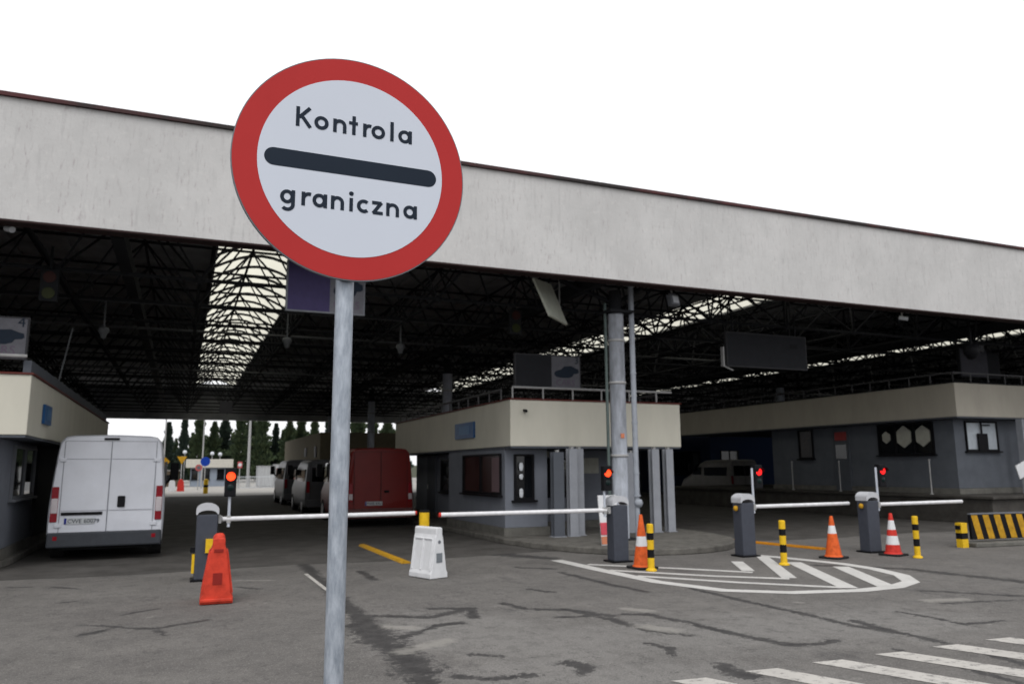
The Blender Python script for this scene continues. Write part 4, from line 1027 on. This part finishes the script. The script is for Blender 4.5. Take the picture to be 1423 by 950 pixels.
t = thing('security_camera', 'dark domed camera cluster hanging at the right above the raised booth', 'camera', (20.4, 15.0, 4.9))
MB().tube((0, 0, 0.1), (0, 0, 0.9), 0.04, 8).build('stem', BLK, t); MB().lathe([(0, -0.32), (0.1, -0.3), (0.2, -0.15), (0.22, 0.1), (0, 0.12)], (0, 0, 0), 18).build('dome', BLK, t); MB().box(0.1, 0.4, -0.1, 0.1, -0.08, 0.1).build('side_camera', BLK, t)
t = thing('security_camera', 'small white camera under the canopy edge at the top left', 'camera', (-2.78, 14.3, 5.5))
MB().tube((0, 0, 0.06), (0, 0, 0.2), 0.02, 8).build('stem', RAILMET, t); MB().tube((-0.05, 0.05, 0.03), (0.06, -0.1, -0.02), 0.05, 12).build('camera_housing', FLOODW, t)
t = thing('security_camera', 'tiny pale camera under the canopy edge right of the hanging dark board', 'camera', (17.1, 14.4, 5.42))
MB().tube((0, 0, 0), (0, 0, 0.25), 0.02, 8).build('stem', RAILMET, t); MB().tube((-0.05, 0.05, 0.03), (0.06, -0.12, -0.02), 0.05, 12).build('camera_housing', FLOODW, t)
t = thing('floodlight', 'square white floodlight under the fascia right of the drainpipe', 'floodlight', (10.08, 14.5, 5.38), rad(10))
MB().obox((0, 0, 0), (1, 0, 0), (0, 0.25, 0.97), (0, -0.97, 0.25), 0.26, 0.26, 0.12).build('housing', EDGE, t); MB().obox((0.02, -0.064, 0.018), (1, 0, 0), (0, 0.25, 0.97), (0, -0.97, 0.25), 0.17, 0.17, 0.006).build('lamp_glass', FLOODW, t); MB().tube((0, 0.04, 0.1), (0, 0.04, 0.3), 0.02, 6).build('bracket', RAILMET, t)
# tilted cream lamp panel
t = thing('hanging_panel', 'cream rectangular panel hanging tilted under the fascia left of the column', 'panel', (7.2, 15.0, 5.2))
A = Vector(gy(742, 386, 14.9)); B = Vector(gy(766, 395, 15.6)); C_ = Vector(gy(789, 451, 15.6)); D_ = Vector(gy(765, 438, 14.9)); o_ = Vector((7.2, 15.0, 5.2))
nn = (B - A).cross(D_ - A).normalized() * 0.05
MB().add([p - o_ for p in (A, B, C_, D_)] + [p - o_ + nn for p in (A, B, C_, D_)], [(0, 1, 2, 3), (7, 6, 5, 4), (0, 4, 5, 1), (1, 5, 6, 2), (2, 6, 7, 3), (3, 7, 4, 0)]).build('panel_face', PANELW, t)
e1 = ((B + C_) / 2 - o_); MB().tube(e1, e1 + Vector((0, 0, 0.75)), 0.02, 8).build('hanger', RAILMET, t)
# pendants on the first conduit
pd = thing('pendant_lamp', 'unlit pendant lamp on a thin rod right of the board numbered 4', 'lamp', (-1.83, 19.9, 4.78), group='unlit pendant lamps hanging in a row')
PGREY = mat('pendant_grey', (0.16, 0.17, 0.18), 0.5)
MB().tube((0, 0, 0.12), (0, 0, 0.78), 0.022, 6).build('rod', PGREY, pd); MB().lathe([(0, 0.15), (0.10, 0.12), (0.13, 0.05), (0.08, -0.02), (0.05, -0.12), (0, -0.14)], (0, 0, 0), 14).build('lamp_head', PGREY, pd)
dup(pd, (2.26, 19.9, 4.78), 0, 'unlit pendant lamp just below the purple hanging board')
dup(pd, (5.17, 19.9, 4.78), 0, 'unlit pendant lamp right of the sign pole')
def lane_signal(x, y, z, label):
    t = thing('lane_signal', label, 'signal', (x, y, z), group='unlit lane signals under the roof')
    MB().box(-0.15, 0.15, 0, 0.12, -0.30, 0.30).build('housing', DARKMET, t, bevel=0.02); MB().tube((0, 0.06, 0.32), (0, 0.06, 0.75), 0.025, 6).build('hanger', DARKMET, t)
    for z_, m in ((0.15, LENSRED), (-0.15, LENSGRN)): MB().tube((0, -0.02, z_), (0, -0.003, z_), 0.105, 18).build('lens', m, t)
a = gy(68, 396, 16.0); lane_signal(*a, 'pair of unlit round lenses above the left booth')
a = gy(717, 447, 16.5); lane_signal(*a, 'pair of unlit round lenses left of the tilted cream panel')
# thin aerial on the left booth roof
t = thing('aerial', 'thin leaning rod aerial on the left booth roof', 'aerial', (-2.6, 19.2, 3.24))
a0 = Vector((0, 0, 0)); a1 = Vector(gy(101, 456, 19.2)) - Vector((-2.6, 19.2, 3.24)); MB().tube(a0, a1, 0.018, 6).build('rod', PGREY, t); MB().box(-0.06, 0.06, -0.06, 0.06, 0, 0.05).build('mount', PGREY, t)
# small square plate far down the canopy
t = thing('hanging_panel', 'small square grey plate hanging far down the canopy below the skylight', 'panel', gy(314, 566, 44))
MB().box(-0.32, 0.32, -0.03, 0.03, -0.32, 0.32).build('plate', BOARDW, t); MB().tube((0, 0, 0.32), (0, 0, 1.6), 0.02, 6).build('hanger', PGREY, t)

# ================================================================== BEYOND THE CANOPY
fb = thing('far_office', 'low white fascia office beyond the canopy, between road signs', 'building', (0, 0, 0))
MB().box(0.4, 4.9, 86, 90, 1.9, 2.75).build('fascia', mat('off_white_render', (0.55, 0.53, 0.47), 0.8), fb); MB().box(0.9, 4.6, 86.4, 90, 0, 1.898).build('wall', mat('pale_blue_wall', (0.26, 0.30, 0.36), 0.8), fb)
for x0 in (0.95, 2.0, 3.4): window(fb, '-y', x0, x0 + 0.7, 0.7, 1.75, 86.4, 1)
fw = thing('brown_shed', 'low brown shed left of the white far office', 'shed'); MB().box(-6, -0.2, 88, 94, 0, 1.55).build('wall', BROWNW, fw); MB().box(-6.1, -0.1, 87.9, 94.1, 1.553, 1.7).build('roof', mat('grey_shed_roof', (0.2, 0.19, 0.18), 0.8), fw)
window(fw, '-y', -2, -1, 0.6, 1.2, 88, 1)
# fence of white panels
for i, (x0, x1) in enumerate(((4.8, 8.9), (9.0, 13.2))):
    fe = thing('mesh_fence', ('left' if i == 0 else 'right') + ' stretch of pale mesh fence beyond the queue of vans', 'fence', (x0, 76, 0))
    m = MB(); L = x1 - x0; k = 0.0
    while k <= L: m.box(k - 0.012, k + 0.012, -0.012, 0.012, 0.08, 1.0); k += 0.16
    m.build('mesh_bars', FLOODW, fe); m = MB(); k = 0.0
    while k <= L + 0.01: m.box(k - 0.04, k + 0.04, 0.02, 0.09, 0, 1.1); k += 1.03
    m.build('fence_posts', RAILMET, fe); MB().box(0, L, -0.02, 0.02, 1.003, 1.05).box(0, L, -0.02, 0.02, 0.03, 0.078).build('rails', FLOODW, fe)
for i, (x0, x1, y, h_) in enumerate(((6.9, 8.4, 80, 1.95), (8.5, 10.6, 80, 2.1), (10.8, 14, 81, 2.0))):
    cn = thing('storage_container', ('narrow', 'middle', 'widest')[i] + ' white storage container behind the mesh fence', 'container', (x0, y, 0), group='white storage containers beyond the canopy')
    m = MB(); n = int((x1 - x0) / 0.16)
    pl = []
    for k in range(n + 1): pl += [((x1 - x0) * k / n, 0.0 if k % 2 else 0.04)]
    pl += [(x1 - x0, 2.4), (0, 2.4)]
    m.prism(pl, 'z', 0.05, h_).build('corrugated_body', mat('container_white', (0.42, 0.43, 0.44), 0.6), cn); MB().box(-0.03, x1 - x0 + 0.03, -0.02, 2.43, h_ + 0.002, h_ + 0.08).build('roof_frame', RAILMET, cn)
# road signs far away
def far_sign(label, x, y, z, shape, m, inner=None, r=0.4):
    t = thing('road_sign', label, 'road sign', (x, y, 0)); MB().tube((0, 0.05, 0), (0, 0.05, z + 0.3), 0.04, 8).build('pole', RAILMET, t)
    if shape == 'disc': b = MB().tube((0, 0, z), (0, -0.03, z), r, 24).build('sign_plate', m, t)
    elif shape == 'diamond': b = MB().prism([(0, z - r), (r, z), (0, z + r), (-r, z)], 'y', -0.03, 0).build('sign_plate', m, t)
    elif shape == 'tri': b = MB().prism([(0, z - r), (r, z + r * 0.7), (-r, z + r * 0.7)], 'y', -0.03, 0).build('sign_plate', m, t)
    else: b = MB().box(-r * 0.7, r * 0.7, -0.03, 0, z - r, z + r).build('sign_plate', m, t)
    if inner: MB().tube((0, -0.034, z), (0, -0.036, z), r * 0.55, 20).build('inner_field', inner, b)
far_sign('far yellow diamond sign just right of the white van', -1.15, 65, 2.3, 'diamond', DULLYEL, None, 0.32)
far_sign('far yellow triangular give way sign beside the far office', 0.0, 70, 2.5, 'tri', DULLYEL, None, 0.38)
far_sign('far round blue sign in front of the white office', 1.8, 70, 2.35, 'disc', TRAFBLUE, None, 0.38)
far_sign('far round red and white sign beside the blue one', 1.35, 72, 1.85, 'disc', mat('faded_red', (0.45, 0.10, 0.10), 0.6), BOARDW, 0.28)
far_sign('far narrow red and white plate above the mesh fence', 4.85, 75, 2.1, 'rect', MATS['faded_red'], WHITEPL, 0.28)
bl = thing('bollard', 'far yellow bollard below the blue sign', 'bollard', (1.66, 60, 0)); MB().lathe([(0.16, 0), (0.16, 0.95), (0.1, 1.02), (0, 1.03)], (0, 0, 0), 16).build('post_body', YEL, bl); MB().lathe([(0.163, 0.45), (0.163, 0.62)], (0, 0, 0), 16).build('band', BLK, bl)
for i, (x, m, lbl) in enumerate(((-0.62, WHITEPL, 'far white road block right of the white van'), (0.02, CONERED, 'far red road block beside a white one'))):
    t = thing('road_block', lbl, 'road block', (x, 68, 0)); MB().prism([(-0.28, 0.0), (-0.22, 0.7), (-0.1, 0.95), (0.1, 0.95), (0.22, 0.7), (0.28, 0.0)], 'y', -0.2, 0.2).build('body', m, t)
def lamp_post(x, y, h_, label, r=0.09):
    t = thing('lamp_post', label, 'lamp post', (x, y, 0), group='lamp posts beyond the canopy'); MB().tube((0, 0, 0), (0, 0, h_), r, 10, r * 0.6).build('pole', RAILMET, t); a_ = MB().tube((0, 0, h_), (0.9, 0, h_ + 0.3), r * 0.4, 8).build('arm', RAILMET, t); MB().box(0.8, 1.3, -0.1, 0.1, h_ + 0.25, h_ + 0.38).build('lamp_head', RAILMET, a_)
lamp_post(5.95, 80, 8.5, 'thick lamp post right of the far office', 0.16)
lamp_post(1.75, 78, 8.0, 'thin lamp post behind the blue sign', 0.08); lamp_post(-1.5, 77, 8.0, 'thin lamp post just right of the white van', 0.08)
for i, (px, py) in enumerate(((295, 630), (306, 631), (257, 628))):
    x, y, z = gy(px, py, 92); t = thing('globe_lamp', ('globe lamp over the middle of the far office', 'globe lamp over the right half of the far office', 'globe lamp over the left end of the far office')[i], 'lamp', (x, y, 0), group='globe lamps beyond the canopy')
    MB().tube((0, 0, 0), (0, 0, z - 0.2), 0.04, 8).build('pole', RAILMET, t); MB().lathe([(0, -0.22), (0.16, -0.16), (0.22, 0), (0.16, 0.16), (0, 0.22)], (0, 0, z), 12).build('globe', FLOODW, t)

# conifers: columnar, built of many small sprays
def conifer(name, h_, r, m, seed, n=6500):
    rg = random.Random(seed); vs = []; fs = []
    for k in range(n):
        u = rg.random() ** 0.9; z = 0.4 + u * (h_ - 0.4)
        lob = 0.75 + 0.25 * math.sin(z * 3.1 + seed) + 0.12 * math.sin(z * 7.3)
        R = r * (1 - u) ** 0.9 * 1.0 * lob * (0.25 + 0.85 * rg.random()) + 0.04
        if u < 0.12: R *= 0.6 + u * 3
        a = rg.random() * 2 * math.pi; c = Vector((R * math.cos(a), R * math.sin(a), z))
        s_ = 0.13 + 0.17 * rg.random()
        d1 = Vector((math.cos(a), math.sin(a), 0.5 + rg.random())).normalized(); d2 = d1.orthogonal().normalized(); d3 = d2 * math.cos(rg.random() * 6.28) + d1.cross(d2) * math.sin(rg.random() * 6.28)
        o = len(vs); vs += [c - d3 * s_ * 0.5, c + d3 * s_ * 0.5, c + d1 * s_ * 1.5, c - d1 * s_ * 0.4]; fs += [(o, o + 3, o + 1), (o, o + 1, o + 2)]
    t = thing('conifer_tree', name, 'tree', (0, 0, 0), group='conifers beyond the canopy')
    MB().add(vs, fs).build('crown', m, t); MB().tube((0, 0, 0), (0, 0, h_ * 0.9), 0.16, 8, 0.03).build('trunk', BARK, t)
    return t
tA = conifer('', 9.6, 1.75, LEAF2, 1); tB = conifer('', 9.9, 2.5, LEAF, 2); tC = conifer('', 10.2, 2.7, LEAF, 5)
rows = [(232, 112, 'A', 0.95), (254, 112, 'A', 0.92), (275, 112, 'B', 0.98), (296, 113, 'C', 0.95), (311, 115, 'A', 1.02), (333, 112, 'B', 1.02), (347, 118, 'C', 1.05), (362, 112, 'C', 1.0), (382, 114, 'A', 0.98), (401, 112, 'B', 1.0), (417, 116, 'C', 1.0), (436, 112, 'C', 1.05), (456, 112, 'A', 1.0), (474, 113, 'B', 1.02), (496, 112, 'C', 1.05), (517, 113, 'B', 1.0), (538, 112, 'C', 1.08), (560, 112, 'A', 1.0)]
names = ['dark slim conifer just right of the white van roof', 'second conifer from the white van, slim and dark', 'third conifer from the white van, bushier', 'broad green conifer above the far white office', 'slim dark conifer above the far red light', 'conifer just left of the thick lamp post', 'broad conifer behind the thick lamp post', 'broad conifer right of the thick lamp post', 'slim dark conifer above the white containers', 'conifer above the farthest silver minibus', 'broad conifer above the nearer silver minibus', 'broad conifer just left of the sign pole', 'slim conifer hidden by the sign pole', 'conifer just right of the sign pole', 'broad conifer above the red van roof left side', 'conifer above the red van roof middle', 'broad conifer above the red van roof right side', 'slim conifer at the central booth fascia end']
back = [(243, 0.62, 'first'), (266, 0.66, 'second'), (285, 0.6, 'third'), (322, 0.7, 'fourth'), (355, 0.66, 'fifth'), (372, 0.7, 'sixth'), (392, 0.66, 'seventh'), (409, 0.72, 'eighth'), (427, 0.74, 'ninth'), (446, 0.7, 'tenth')]
for px, s_, w_ in back:
    rows.append((px, 124, 'C' if px % 2 else 'B', s_)); names.append(w_ + ' from the left of the shorter conifers in the gaps of the tall row')
T = {'A': tA, 'B': tB, 'C': tC}; used = set()
for (px, y, k, s_), nm in zip(rows, names):
    x = gy(px, 640, y)[0]; sc = (s_ * random.uniform(0.85, 1.1),) * 2 + (s_ * random.uniform(0.80, 1.15),)
    if k not in used:
        used.add(k); o = T[k]; o.location = (x, y, 0); o.rotation_euler.z = random.uniform(0, 6); o.scale = sc; o['label'] = nm
    else: dup(T[k], (x, y, 0), random.uniform(0, 6), nm, sc=sc)
kind(MB().add([(-200, 150, 0), (200, 150, 0), (200, 190, 2.6), (-200, 190, 2.2)], [(0, 1, 2, 3)]).build('hills', mat('dull_field', (0.06, 0.065, 0.04), 0.9)))
